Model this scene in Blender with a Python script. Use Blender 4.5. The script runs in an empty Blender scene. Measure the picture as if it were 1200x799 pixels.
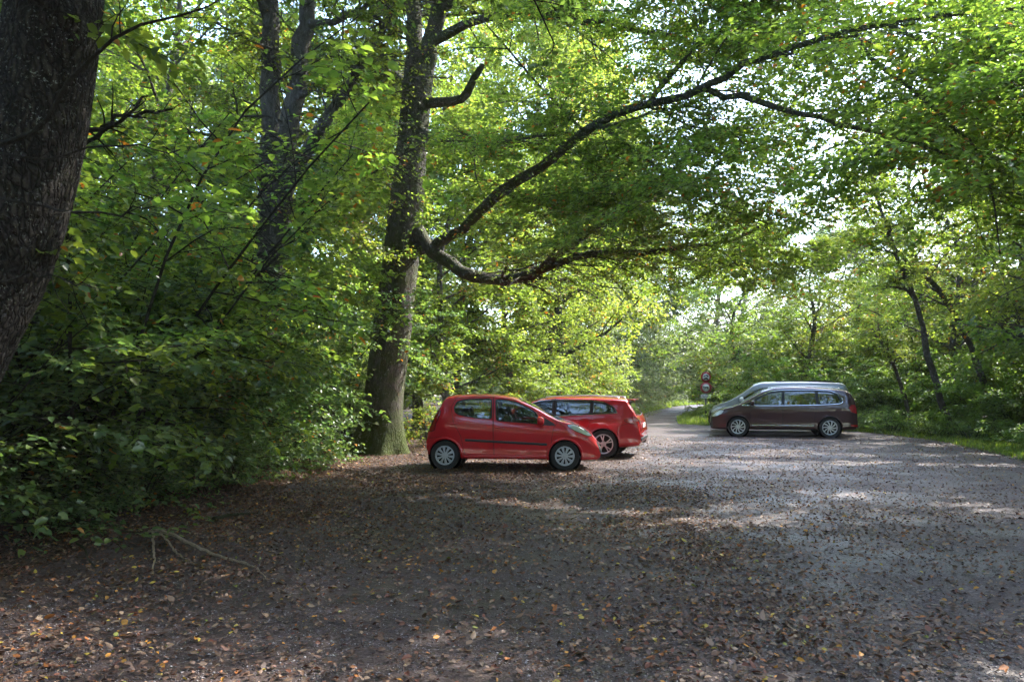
import bpy, bmesh, math
import numpy as np
from mathutils import Vector, Matrix

scene = bpy.context.scene
COL = scene.collection
R = math.radians
F, CX, HY, EYE = 866.7, 600.0, 459.0, 1.53     # focal length in photo pixels, centre column, horizon row, eye height


def at(px, py, Y):
    """World point seen at photo pixel (px, py) at distance Y ahead."""
    return np.array([(px - CX) / F * Y, Y, EYE - (py - HY) / F * Y])


def gnd(px, py):
    Y = EYE * F / (py - HY)
    return np.array([(px - CX) / F * Y, Y, 0.0])


# ---------------------------------------------------------------- sun
SUN_AZ, SUN_EL = R(55), R(45)        # azimuth from straight ahead towards the right
SUN_DIR = np.array([math.sin(SUN_AZ) * math.cos(SUN_EL), math.cos(SUN_AZ) * math.cos(SUN_EL), math.sin(SUN_EL)])

# ---------------------------------------------------------------- objects

def mesh_np(name, V, faces, mats=None, smooth=False, midx=None):
    """faces: list of (n,k) int arrays (k verts per face)."""
    me = bpy.data.meshes.new(name)
    V = np.asarray(V, dtype=np.float32).reshape(-1, 3)
    faces = [np.asarray(f, dtype=np.int32) for f in faces if len(f)]
    me.vertices.add(len(V))
    me.vertices.foreach_set('co', V.ravel())
    loops = np.concatenate([f.ravel() for f in faces]) if faces else np.zeros(0, np.int32)
    tot = np.concatenate([np.full(len(f), f.shape[1], np.int32) for f in faces]) if faces else np.zeros(0, np.int32)
    start = np.concatenate([[0], np.cumsum(tot)[:-1]]).astype(np.int32) if len(tot) else tot
    me.loops.add(len(loops))
    me.loops.foreach_set('vertex_index', loops)
    me.polygons.add(len(tot))
    me.polygons.foreach_set('loop_start', start)
    me.polygons.foreach_set('loop_total', tot)
    if smooth:
        me.polygons.foreach_set('use_smooth', np.ones(len(tot), dtype=bool))
    if midx is not None:
        me.polygons.foreach_set('material_index', np.asarray(midx, np.int32))
    for m in (mats or []):
        me.materials.append(m)
    me.update(calc_edges=True)
    return me


def link(name, me, parent=None, loc=None):
    o = bpy.data.objects.new(name, me)
    COL.objects.link(o)
    if parent is not None:
        o.parent = parent
    if loc is not None:
        o.location = loc
    return o


def tag(o, label=None, cat=None, group=None, kind=None):
    if label: o['label'] = label
    if cat: o['category'] = cat
    if group: o['group'] = group
    if kind: o['kind'] = kind
    return o


def thing(name, label, cat, loc=(0, 0, 0), rz=0.0, group=None, scale=1.0):
    o = bpy.data.objects.new(name, None)
    COL.objects.link(o)
    o.empty_display_size = 0.3
    o.location = loc
    o.rotation_euler = (0, 0, rz)
    o.scale = (scale,) * 3 if not isinstance(scale, tuple) else scale
    return tag(o, label, cat, group)


def copy_tree(root, label, loc, rz, scale, group=None, name=None):
    r = root.copy()
    COL.objects.link(r)
    if name: r.name = name
    r.location = loc
    r.rotation_euler = (0, 0, rz)
    r.scale = scale if isinstance(scale, tuple) else (scale,) * 3
    r['label'] = label
    if group: r['group'] = group
    for ch in list(root.children):
        c = ch.copy()
        COL.objects.link(c)
        c.parent = r
    return r


class MB:
    """Collects simple shapes into one mesh."""
    def __init__(s):
        s.V, s.F, s.n = [], {}, 0

    def add(s, V, faces):
        V = np.asarray(V, float).reshape(-1, 3)
        s.V.append(V)
        for f in faces:
            f = np.asarray(f, int)
            if f.size == 0: continue
            if f.ndim == 1: f = f[None]
            s.F.setdefault(f.shape[1], []).append(f + s.n)
        s.n += len(V)
        return s

    def box(s, lo, hi, bev=0.0):
        bm = bmesh.new()
        bmesh.ops.create_cube(bm, size=1)
        lo, hi = np.array(lo, float), np.array(hi, float)
        for v in bm.verts:
            v.co = Vector(((np.array(v.co) + .5) * (hi - lo) + lo))
        if bev:
            bmesh.ops.bevel(bm, geom=bm.edges[:], offset=bev, segments=2, affect='EDGES', profile=.6)
        return s.bm(bm)

    def bm(s, bm, M=None):
        bm.verts.index_update()
        V = [(M @ v.co if M else v.co)[:] for v in bm.verts]
        fs = [[v.index for v in f.verts] for f in bm.faces]
        s.add(V, [np.array(f) for f in fs])
        bm.free()
        return s

    def tube(s, P, r, sides=8, cap=True):
        V, Q = tube_np(np.asarray(P, float), np.broadcast_to(np.asarray(r, float), (len(P),)), sides)
        fs = [Q]
        if cap:
            fs += [np.arange(sides)[::-1], np.arange(sides) + sides * (len(P) - 1)]
        return s.add(V, fs)

    def lathe(s, prof, axis='y', n=40, c=(0, 0, 0), closed=False):
        """prof: (radius, along axis) rows."""
        prof = np.asarray(prof, float)
        a = np.arange(n) / n * 2 * np.pi
        rr = prof[:, 0][:, None]
        ca, sa = np.cos(a)[None], np.sin(a)[None]
        h = np.broadcast_to(prof[:, 1][:, None], (len(prof), n))
        if axis == 'y': V = np.stack([rr * ca, h, rr * sa], -1)
        elif axis == 'z': V = np.stack([rr * ca, rr * sa, h], -1)
        else: V = np.stack([h, rr * ca, rr * sa], -1)
        i = np.arange(len(prof) - (0 if closed else 1))[:, None]
        j = np.arange(n)[None]
        i2 = (i + 1) % len(prof)
        Q = np.stack([i * n + j, i2 * n + j, i2 * n + (j + 1) % n, i * n + (j + 1) % n], -1).reshape(-1, 4)
        return s.add(V.reshape(-1, 3) + np.array(c), [Q])

    def prism(s, poly, y0, y1):
        """polygon in (x, z) extruded along y."""
        poly = np.asarray(poly, float)
        n = len(poly)
        V = np.concatenate([np.c_[poly[:, 0], np.full(n, y0), poly[:, 1]], np.c_[poly[:, 0], np.full(n, y1), poly[:, 1]]])
        i = np.arange(n)
        Q = np.stack([i, (i + 1) % n, (i + 1) % n + n, i + n], -1)
        return s.add(V, [Q, i[::-1], i + n])

    def build(s, name, mat, parent=None, smooth=False, loc=None):
        me = mesh_np(name, np.concatenate(s.V), [np.concatenate(f) for f in s.F.values()], [mat], smooth)
        if smooth == 'auto' or smooth is True:
            me.set_sharp_from_angle(angle=R(40))
        return link(name, me, parent, loc)


def tube_np(P, rad, sides):
    K = len(P)
    T = np.gradient(P, axis=0)
    T /= np.linalg.norm(T, axis=1, keepdims=True) + 1e-9
    ref = np.array([0, 0, 1.0]) if abs(T[:, 2]).mean() < .8 else np.array([1.0, 0, 0])
    U = np.cross(T, ref)
    U /= np.linalg.norm(U, axis=1, keepdims=True) + 1e-9
    W = np.cross(T, U)
    a = np.arange(sides) / sides * 2 * np.pi
    V = P[:, None] + rad[:, None, None] * (np.cos(a)[None, :, None] * U[:, None] + np.sin(a)[None, :, None] * W[:, None])
    i = np.arange(K - 1)[:, None]
    j = np.arange(sides)[None]
    Q = np.stack([i * sides + j, i * sides + (j + 1) % sides, (i + 1) * sides + (j + 1) % sides, (i + 1) * sides + j], -1).reshape(-1, 4)
    return V.reshape(-1, 3), Q


def tubes_np(P, rad, sides):
    """P (N,K,3), rad (N,K) -> one mesh of N tubes."""
    N, K, _ = P.shape
    if N == 0: return np.zeros((0, 3)), np.zeros((0, 4), int)
    T = np.gradient(P, axis=1)
    T /= np.linalg.norm(T, axis=2, keepdims=True) + 1e-9
    vert = np.abs(T[..., 2]).mean(1) > .8
    ref = np.where(vert[:, None], np.array([1.0, 0, 0]), np.array([0, 0, 1.0]))[:, None]
    U = np.cross(T, ref)
    U /= np.linalg.norm(U, axis=2, keepdims=True) + 1e-9
    W = np.cross(T, U)
    a = np.arange(sides) / sides * 2 * np.pi
    V = P[:, :, None] + rad[:, :, None, None] * (np.cos(a)[:, None] * U[:, :, None] + np.sin(a)[:, None] * W[:, :, None])
    n = np.arange(N)[:, None, None] * (K * sides)
    i = np.arange(K - 1)[None, :, None]
    j = np.arange(sides)[None, None]
    Q = np.stack([n + i * sides + j, n + i * sides + (j + 1) % sides, n + (i + 1) * sides + (j + 1) % sides, n + (i + 1) * sides + j], -1).reshape(-1, 4)
    return V.reshape(-1, 3), Q


def smooth_path(P, n):
    """Catmull-Rom through points (any dimension), n samples."""
    P = np.asarray(P, float)
    if len(P) < 3:
        t = np.linspace(0, 1, n)[:, None]
        return P[0] + (P[-1] - P[0]) * t
    Q = np.vstack([2 * P[0] - P[1], P, 2 * P[-1] - P[-2]])
    t = np.linspace(0, len(P) - 1 - 1e-6, n)
    i = t.astype(int)
    f = (t - i)[:, None]
    a, b, c, d = Q[i], Q[i + 1], Q[i + 2], Q[i + 3]
    return .5 * ((2 * b) + (c - a) * f + (2 * a - 5 * b + 4 * c - d) * f ** 2 + (3 * b - a - 3 * c + d) * f ** 3)


# ---------------------------------------------------------------- materials

class NT:
    def __init__(s, name):
        s.m = bpy.data.materials.new(name)
        s.m.use_nodes = True
        s.t = s.m.node_tree
        s.t.nodes.clear()
        s.out = s.n('ShaderNodeOutputMaterial')

    def n(s, typ, **kw):
        x = s.t.nodes.new(typ)
        for k, v in kw.items():
            if k in x.inputs.keys() or isinstance(k, int): pass
            setattr(x, k, v)
        return x

    def l(s, a, b):
        s.t.links.new(a, b)

    def val(s, node, **kw):
        for k, v in kw.items():
            node.inputs[k.replace('_', ' ')].default_value = v
        return node

    def ramp(s, fac, stops, interp='LINEAR'):
        r = s.n('ShaderNodeValToRGB')
        r.color_ramp.interpolation = interp
        el = r.color_ramp.elements
        while len(el) < len(stops): el.new(.5)
        for e, (p, c) in zip(el, stops):
            e.position = p
            e.color = (*c, 1) if len(c) == 3 else c
        s.l(fac, r.inputs[0])
        return r.outputs[0]

    def noise(s, scale, detail=4, rough=.55, vec=None, out=0):
        x = s.n('ShaderNodeTexNoise')
        s.val(x, Scale=scale, Detail=detail, Roughness=rough)
        if vec is not None: s.l(vec, x.inputs['Vector'])
        return x.outputs[out]

    def mix(s, fac, a, b, mode='MIX'):
        x = s.n('ShaderNodeMix')
        x.data_type = 'RGBA'
        x.blend_type = mode
        for sock, v in ((x.inputs[0], fac), (x.inputs[6], a), (x.inputs[7], b)):
            if hasattr(v, 'is_linked'): s.l(v, sock)
            elif isinstance(v, (int, float)): sock.default_value = v
            else: sock.default_value = (*v, 1)
        return x.outputs[2]

    def math(s, op, a, b=0.0, clamp=False):
        x = s.n('ShaderNodeMath')
        x.operation = op
        x.use_clamp = clamp
        for sock, v in zip(x.inputs, (a, b)):
            if hasattr(v, 'is_linked'): s.l(v, sock)
            else: sock.default_value = v
        return x.outputs[0]

    def bsdf(s, color=None, rough=.6, spec=.5, metal=0.0, coat=0.0, coat_rough=.03, normal=None):
        b = s.n('ShaderNodeBsdfPrincipled')
        for k, v in (('Base Color', color), ('Roughness', rough), ('Specular IOR Level', spec), ('Metallic', metal), ('Coat Weight', coat), ('Coat Roughness', coat_rough), ('Normal', normal)):
            if v is None: continue
            if hasattr(v, 'is_linked'): s.l(v, b.inputs[k])
            elif isinstance(v, tuple): b.inputs[k].default_value = (*v, 1)
            else: b.inputs[k].default_value = v
        return b

    def bump(s, h, strength=.5, dist=.02, normal=None):
        b = s.n('ShaderNodeBump')
        s.val(b, Strength=strength, Distance=dist)
        s.l(h, b.inputs['Height'])
        if normal is not None: s.l(normal, b.inputs['Normal'])
        return b.outputs[0]

    def done(s, shader):
        s.l(shader.outputs[0] if hasattr(shader, 'outputs') else shader, s.out.inputs[0])
        return s.m

    def pos(s):
        return s.n('ShaderNodeNewGeometry').outputs['Position']

    def objco(s):
        return s.n('ShaderNodeTexCoord').outputs['Object']


def plain(name, color, rough=.5, spec=.5, metal=0.0, coat=0.0, grain=0.0):
    t = NT(name)
    c = color
    if grain:
        n = t.noise(14, 5, .6, t.objco())
        c = t.mix(t.math('MULTIPLY', n, grain), color, tuple(x * .45 for x in color))
    return t.done(t.bsdf(c, rough, spec, metal, coat))


def leaf_mat(name, stops, trans_col, trans=.42, rough=.42, spec=.45, autumn=.012):
    t = NT(name)
    g = t.n('ShaderNodeNewGeometry')
    rnd = g.outputs['Random Per Island']
    col = t.ramp(rnd, stops)
    # patches of a slightly different green from one bough to the next
    big = t.noise(.55, 0, .5, g.outputs['Position'])
    col = t.mix(t.math('MULTIPLY', t.math('SUBTRACT', big, .42, True), 1.6, True), col, t.mix(.5, col, (.10, .125, .018)))
    orand = t.n('ShaderNodeObjectInfo').outputs['Random']
    hsv = t.n('ShaderNodeHueSaturation')
    t.l(col, hsv.inputs['Color'])
    t.l(t.math('ADD', t.math('MULTIPLY', orand, .028), .480), hsv.inputs['Hue'])
    t.l(t.math('ADD', t.math('MULTIPLY', orand, .4), .8), hsv.inputs['Value'])
    hsv.inputs['Saturation'].default_value = .94
    col = hsv.outputs[0]
    # a few leaves already turned, in groups
    wn = t.n('ShaderNodeTexWhiteNoise')
    wn.noise_dimensions = '1D'
    t.l(rnd, wn.inputs['W'])
    grp = t.noise(.9, 0, .5, g.outputs['Position'])
    lim = t.math('SUBTRACT', 1 - autumn * .25, t.math('MULTIPLY', t.math('SUBTRACT', grp, .6, True), autumn * 22))
    turned = t.math('GREATER_THAN', wn.outputs['Value'], lim)
    col = t.mix(turned, col, t.ramp(rnd, [(0, (.30, .10, .015)), (.5, (.38, .19, .02)), (1, (.22, .045, .012))]))
    tcol = t.mix(turned, t.mix(1.0, col, trans_col, 'MULTIPLY'), (.62, .22, .02))
    b = t.bsdf(col, rough, spec)
    tr = t.n('ShaderNodeBsdfTranslucent')
    t.l(tcol, tr.inputs['Color'])
    mx = t.n('ShaderNodeMixShader')
    mx.inputs[0].default_value = trans
    t.l(b.outputs[0], mx.inputs[1])
    t.l(tr.outputs[0], mx.inputs[2])
    return t.done(mx)


def bark_mat(name, dark, light, moss=.5, scale=1.0, lichen=0.0, mosscol=(.055, .075, .014), cracks=.25):
    t = NT(name)
    co = t.objco()
    mp = t.n('ShaderNodeMapping')
    t.l(co, mp.inputs[0])
    mp.inputs['Scale'].default_value = (1, 1, .3)
    ridge = t.noise(13 * scale, 8, .7, mp.outputs[0])
    fine = t.noise(60 * scale, 5, .7, co)
    wp = t.n('ShaderNodeVectorMath'); wp.operation = 'ADD'
    wob = t.n('ShaderNodeVectorMath'); wob.operation = 'SCALE'; wob.inputs['Scale'].default_value = .10
    t.l(t.noise(6 * scale, 3, .6, co, 1), wob.inputs[0])
    mp2 = t.n('ShaderNodeMapping'); mp2.inputs['Scale'].default_value = (1, 1, .22)
    t.l(co, wp.inputs[0]); t.l(wob.outputs[0], wp.inputs[1]); t.l(wp.outputs[0], mp2.inputs[0])
    cr = t.n('ShaderNodeTexVoronoi'); cr.feature = 'DISTANCE_TO_EDGE'; cr.inputs['Scale'].default_value = 24 * scale
    t.l(mp2.outputs[0], cr.inputs['Vector'])
    crack = t.ramp(cr.outputs['Distance'], [(0, (0, 0, 0)), (.28, (1, 1, 1))])
    c = t.ramp(ridge, [(.3, dark), (.7, light)])
    c = t.mix(t.math('MULTIPLY', fine, .55), c, tuple(x * .35 for x in dark))
    c = t.mix(t.math('MULTIPLY', t.math('SUBTRACT', 1.0, crack), cracks), c, tuple(x * .35 for x in dark))
    patch = t.noise(2.3, 5, .65, co)
    mk = t.ramp(patch, [(.62 - .22 * moss, (0, 0, 0)), (.72 - .2 * moss, (1, 1, 1))])
    sep = t.n('ShaderNodeSeparateXYZ')
    t.l(co, sep.inputs[0])
    low = t.math('SUBTRACT', 1.0, t.math('MULTIPLY', sep.outputs[2], .9), True)      # moss thickest on the root flare
    mk2 = t.math('MULTIPLY', t.math('ADD', t.math('MULTIPLY', mk, .65 * moss), t.math('MULTIPLY', low, 2.0 * moss), True), 1.0)
    c = t.mix(mk2, c, t.mix(fine, tuple(x * .5 for x in mosscol), mosscol))
    if lichen:
        vo = t.noise(46 * scale, 4, .65, co)
        vo2 = t.noise(3.2, 3, .6, co)
        lk = t.math('MULTIPLY', t.ramp(vo, [(.58, (0, 0, 0)), (.66, (1, 1, 1))]), t.ramp(vo2, [(.40, (0, 0, 0)), (.6, (1, 1, 1))]))
        c = t.mix(t.math('MULTIPLY', lk, lichen), c, (.42, .43, .38))
    h = t.math('ADD', t.math('ADD', t.math('MULTIPLY', ridge, 1.0), t.math('MULTIPLY', fine, .35)), t.math('MULTIPLY', crack, cracks))
    return t.done(t.bsdf(c, .9, .25, normal=t.bump(h, 1.0, .07)))


BARK_BEECH = bark_mat('beech_bark', (.055, .048, .036), (.17, .152, .12), .88, 1.0, .5, (.075, .10, .018))
BARK_NEAR = bark_mat('rough_bark', (.030, .023, .018), (.125, .10, .082), .28, 1.0, .8, (.05, .06, .012), .9)
BARK_ASH = bark_mat('ash_bark', (.065, .058, .047), (.21, .19, .155), .4, 1.2, .4, (.07, .09, .018))
BARK_THIN = bark_mat('thin_bark', (.075, .063, .048), (.21, .185, .145), .25, 2.0, .2)
TWIG = bark_mat('twig_bark', (.028, .022, .016), (.07, .058, .042), .2, 2.0)
DEADWOOD = bark_mat("dead_wood", (.36, .28, .19), (.64, .53, .38), 0.0, 3.0)

LEAF_BEECH = leaf_mat('beech_leaf', [(0, (.037, .075, .013)), (.5, (.062, .112, .016)), (1, (.106, .156, .020))], (4.2, 3.9, 2.1), .48, autumn=.034)
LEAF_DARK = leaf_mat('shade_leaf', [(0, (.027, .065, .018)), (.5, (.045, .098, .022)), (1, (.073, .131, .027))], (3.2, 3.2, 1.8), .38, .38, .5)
LEAF_HAZEL = leaf_mat('hazel_leaf', [(0, (.033, .077, .027)), (.6, (.053, .110, .033)), (1, (.106, .156, .027))], (3.2, 3.2, 1.7), .36, .36, .6, autumn=.02)
LEAF_BRIGHT = leaf_mat('bright_leaf', [(0, (.056, .100, .015)), (.5, (.094, .144, .020)), (1, (.144, .188, .025))], (4.1, 3.7, 2.1), .54, autumn=.03)
LEAF_GREY = leaf_mat('hazed_leaf', [(0, (.056, .094, .035)), (.5, (.088, .125, .045)), (1, (.125, .169, .056))], (2.9, 2.8, 1.9), .42, .45)  # greyed, paler leaf colour imitates haze on the far foliage
LEAF_HERB = leaf_mat('herb_leaf', [(0, (.045, .10, .014)), (.5, (.075, .145, .02)), (1, (.12, .19, .028))], (3.4, 3.2, 1.6), .42, .45, .4, autumn=0)
# ================================================================ the ground

def ground_soil():
    t = NT('forest_soil')
    p = t.pos()
    n1 = t.noise(1.2, 6, .6, p)
    n2 = t.noise(22, 6, .7, p)
    vo = t.n('ShaderNodeTexVoronoi')
    t.val(vo, Scale=19.0)
    t.l(p, vo.inputs['Vector'])
    leafy = t.ramp(t.n('ShaderNodeSeparateColor').outputs[0], [(0, (.03, .02, .013)), (1, (.1, .06, .035))])
    sc = t.n('ShaderNodeSeparateColor')
    t.l(vo.outputs['Color'], sc.inputs[0])
    leafy = t.ramp(sc.outputs[0], [(0, (.022, .014, .010)), (.55, (.055, .032, .020)), (.85, (.095, .055, .03)), (1, (.13, .085, .05))])
    c = t.mix(n1, leafy, t.mix(n2, (.018, .012, .008), (.06, .04, .026)))
    h = t.math('ADD', vo.outputs['Distance'], n2)
    return t.done(t.bsdf(c, .85, .25, normal=t.bump(h, .8, .04)))


def gravel_mat():
    t = NT('gravel')
    p = t.pos()
    big = t.noise(.35, 5, .6, p)
    mid = t.noise(2.2, 6, .65, p)
    vo = t.n('ShaderNodeTexVoronoi')
    t.val(vo, Scale=46.0, Randomness=1.0)
    t.l(p, vo.inputs['Vector'])
    vo2 = t.n('ShaderNodeTexVoronoi')
    t.val(vo2, Scale=105.0)
    t.l(p, vo2.inputs['Vector'])
    sc = t.n('ShaderNodeSeparateColor')
    t.l(vo.outputs['Color'], sc.inputs[0])
    stone = t.ramp(sc.outputs[0], [(0, (.030, .020, .021)), (.45, (.056, .036, .033)), (.8, (.096, .066, .061)), (.93, (.18, .15, .152)), (1, (.07, .042, .033))])
    sc2 = t.n('ShaderNodeSeparateColor')
    t.l(vo2.outputs['Color'], sc2.inputs[0])
    sand = t.ramp(sc2.outputs[0], [(0, (.025, .016, .016)), (.7, (.052, .034, .031)), (1, (.094, .066, .060))])
    c = t.mix(t.ramp(mid, [(.38, (0, 0, 0)), (.62, (1, 1, 1))]), sand, stone)
    c = t.mix(t.math('MULTIPLY', t.ramp(big, [(.45, (0, 0, 0)), (.7, (1, 1, 1))]), .5), c, (.045, .033, .026))
    sx = t.n('ShaderNodeSeparateXYZ')
    t.l(p, sx.inputs[0])
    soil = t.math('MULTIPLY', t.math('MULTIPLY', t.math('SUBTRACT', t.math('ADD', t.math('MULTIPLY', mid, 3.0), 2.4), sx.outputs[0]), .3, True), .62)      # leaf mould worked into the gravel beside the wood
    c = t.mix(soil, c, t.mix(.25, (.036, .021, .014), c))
    h = t.math('ADD', t.math('MULTIPLY', vo.outputs['Distance'], -1.0), t.math('MULTIPLY', vo2.outputs['Distance'], -.4))
    h = t.math('ADD', h, t.math('MULTIPLY', mid, 1.2))
    damp = t.ramp(t.noise(.7, 4, .6, p), [(.46, (0, 0, 0)), (.6, (1, 1, 1))])          # damp hollows
    c = t.mix(t.math('MULTIPLY', damp, .45), c, (.028, .020, .019))
    rough = t.mix(damp, (.70,) * 3, (.45,) * 3)
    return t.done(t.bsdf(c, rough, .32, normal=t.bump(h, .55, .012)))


SOIL, GRAVEL = ground_soil(), gravel_mat()
GRASS_SOIL = plain('grass_soil', (.035, .055, .012), .9, .2, grain=.6)

rng = np.random.default_rng(7)


def wobble_poly(P, amp, step=.35, seed=1):
    """Densely sampled closed outline with irregular natural edges."""
    r = np.random.default_rng(seed)
    P = np.asarray(P, float)
    Q = np.vstack([P, P[:1]])
    out = []
    for a, b in zip(Q[:-1], Q[1:]):
        n = max(2, int(np.linalg.norm(b - a) / step))
        out.append(a + (b - a) * (np.arange(n) / n)[:, None])
    out = np.concatenate(out)
    n = len(out)
    ph = np.cumsum(np.r_[0, np.linalg.norm(np.diff(out, axis=0), axis=1)])
    w = sum(np.sin(ph * f + r.uniform(0, 6.3)) * a for f, a in ((.5, .5), (1.3, .3), (3.1, .2), (7, .12)))
    w2 = sum(np.sin(ph * f + r.uniform(0, 6.3)) * a for f, a in ((.6, .5), (1.5, .3), (3.7, .2), (6, .12)))
    out[:, 0] += amp * w
    out[:, 1] += amp * w2 * .6
    return out


def sheet(name, outline, z, mat):
    bm = bmesh.new()
    vs = [bm.verts.new((x, y, z)) for x, y in outline]
    f = bm.faces.new(vs)
    if f.normal.z < 0: f.normal_flip()
    bmesh.ops.triangulate(bm, faces=[f])
    me = bpy.data.meshes.new(name)
    bm.to_mesh(me)
    bm.free()
    me.materials.append(mat)
    return tag(link(name, me), kind='structure')


# one sheet to the horizon
g = MB()
g.add([(-300, -120, 0), (300, -120, 0), (300, 300, 0), (-300, 300, 0)], [np.array([0, 1, 2, 3])])
tag(g.build('ground', SOIL), kind='structure')

ROAD_L = [(-4.3, -14), (-4.2, 4), (-4.0, 8), (-3.6, 13), (-2.9, 17), (-2.0, 20), (.3, 26), (4.2, 36), (7.9, 47), (10.9, 58), (17.8, 80), (29, 103), (44, 125)]
ROAD_R = [(11.2, -14), (11.0, 5), (11.2, 12), (11.5, 16.2), (13.2, 22), (13.6, 26.5), (13.3, 28.9), (11.5, 30.2), (9.6, 32.2), (8.0, 35), (9.0, 40), (11.4, 48), (16.9, 63), (24, 80), (36, 100), (50, 120)]
lot_outline = ROAD_L + ROAD_R[::-1]
LOT = wobble_poly(lot_outline, .22, seed=3)
sheet('gravel_road', LOT, .004, GRAVEL)
STRIP = [(11.0, -14), (10.9, 5), (11.1, 12), (11.4, 16.4), (13.0, 22), (13.4, 26.5), (13.2, 28.6), (11.5, 30), (14, 34), (22, 34), (19, 20), (16, 10), (15, -14)]
ISLAND = [(9.6, 32.0), (7.9, 35), (8.9, 40), (11.3, 48), (16.8, 63), (24, 80), (36, 100), (36, 88), (26, 66), (19, 48), (15, 38), (13, 33), (11.6, 30.4)]
VERGE = [(4.4, 36.5), (8.0, 47), (11.0, 58), (17.9, 80), (29.2, 103), (26, 106), (14.5, 82), (8.2, 60), (5.6, 49), (2.0, 37)]
sheet('roadside_verge', wobble_poly(STRIP, .18, seed=11), .008, GRASS_SOIL)
sheet('roadside_verge', wobble_poly(ISLAND, .15, seed=12), .009, GRASS_SOIL)
sheet('roadside_verge', wobble_poly(VERGE, .2, seed=13), .010, GRASS_SOIL)


def inside(poly, X, Y):
    poly = np.asarray(poly)
    r = np.zeros(X.shape, bool)
    x0, y0 = poly[-1]
    for x1, y1 in poly:
        if y1 != y0:
            c = ((y1 > Y) != (y0 > Y)) & (X < (x0 - x1) * (Y - y1) / (y0 - y1) + x1)
            r ^= c
        x0, y0 = x1, y1
    return r


def vnoise(X, Y, scale, seed):
    """Cheap smooth value noise in [0,1]."""
    r = np.random.default_rng(seed)
    T = r.random((64, 64))
    x, y = X * scale + 1000.3, Y * scale + 1000.7
    i, j = np.floor(x).astype(int), np.floor(y).astype(int)
    u, v = x - i, y - j
    u, v = u * u * (3 - 2 * u), v * v * (3 - 2 * v)
    g = lambda a, b: T[a % 64, b % 64]
    return (g(i, j) * (1 - u) + g(i + 1, j) * u) * (1 - v) + (g(i, j + 1) * (1 - u) + g(i + 1, j + 1) * u) * v


# ================================================================ leaves as geometry

def norm(a):
    return a / (np.linalg.norm(a, axis=-1, keepdims=True) + 1e-9)


def leaves_np(P, D, N, size, width=.62, curl=.15, detail=True):
    """P base (N,3), D axis, N normal, size (N,) -> V, quads. detail: hexagon leaf folded on its midrib, else a folded kite."""
    D = norm(D)
    N = norm(N - D * (N * D).sum(-1, keepdims=True))
    S = np.cross(N, D)
    s = size[:, None]
    w = s * width * .5
    fold = .28
    tip = P + D * s - N * s * curl
    if detail:
        a = P + D * s * .30 + S * w * .92 + N * w * fold
        b = P + D * s * .68 + S * w * .78 + N * w * fold - N * s * curl * .4
        c = P + D * s * .68 - S * w * .78 + N * w * fold - N * s * curl * .4
        d = P + D * s * .30 - S * w * .92 + N * w * fold
        V = np.stack([P, a, b, tip, c, d], 1)
        i = np.arange(len(P))[:, None] * 6
        Q = np.concatenate([i + np.array([0, 1, 2, 3]), i + np.array([0, 3, 4, 5])])
        return V.reshape(-1, 3), Q
    a = P + D * s * .45 + S * w + N * w * fold
    d = P + D * s * .45 - S * w + N * w * fold
    V = np.stack([P, a, tip, d], 1)
    i = np.arange(len(P))[:, None] * 4
    return V.reshape(-1, 3), np.concatenate([i + np.array([0, 1, 2]), i + np.array([0, 2, 3])])


# ---------------------------------------------------------------- fallen leaves

def litter_mat():
    t = NT('fallen_leaf')
    g = t.n('ShaderNodeNewGeometry')
    c = t.ramp(g.outputs['Random Per Island'], [
        (0, (0.073, 0.036, 0.022)), (.22, (0.112, 0.057, 0.034)), (.42, (0.165, 0.092, 0.057)), (.60, (0.224, 0.139, 0.087)), (.72, (0.304, 0.205, 0.132)),
        (.80, (0.158, 0.053, 0.029)), (.90, (0.343, 0.119, 0.029)), (.95, (0.528, 0.238, 0.033)), (.975, (0.502, 0.370, 0.059)), (.99, (0.238, 0.251, 0.046)), (1, (0.079, 0.040, 0.026))], 'CONSTANT')
    n = t.noise(90, 3, .6, g.outputs['Position'])
    c = t.mix(t.math('MULTIPLY', n, .5), c, (.03, .018, .012))
    b = t.bsdf(c, .55, .35)
    tr = t.n('ShaderNodeBsdfTranslucent')
    t.l(c, tr.inputs[0])
    mx = t.n('ShaderNodeMixShader')
    mx.inputs[0].default_value = .15
    t.l(b.outputs[0], mx.inputs[1]); t.l(tr.outputs[0], mx.inputs[2])
    return t.done(mx)


LITTER = litter_mat()


def edge_x(Y):
    return np.interp(Y, [p[1] for p in ROAD_L], [p[0] for p in ROAD_L])


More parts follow.
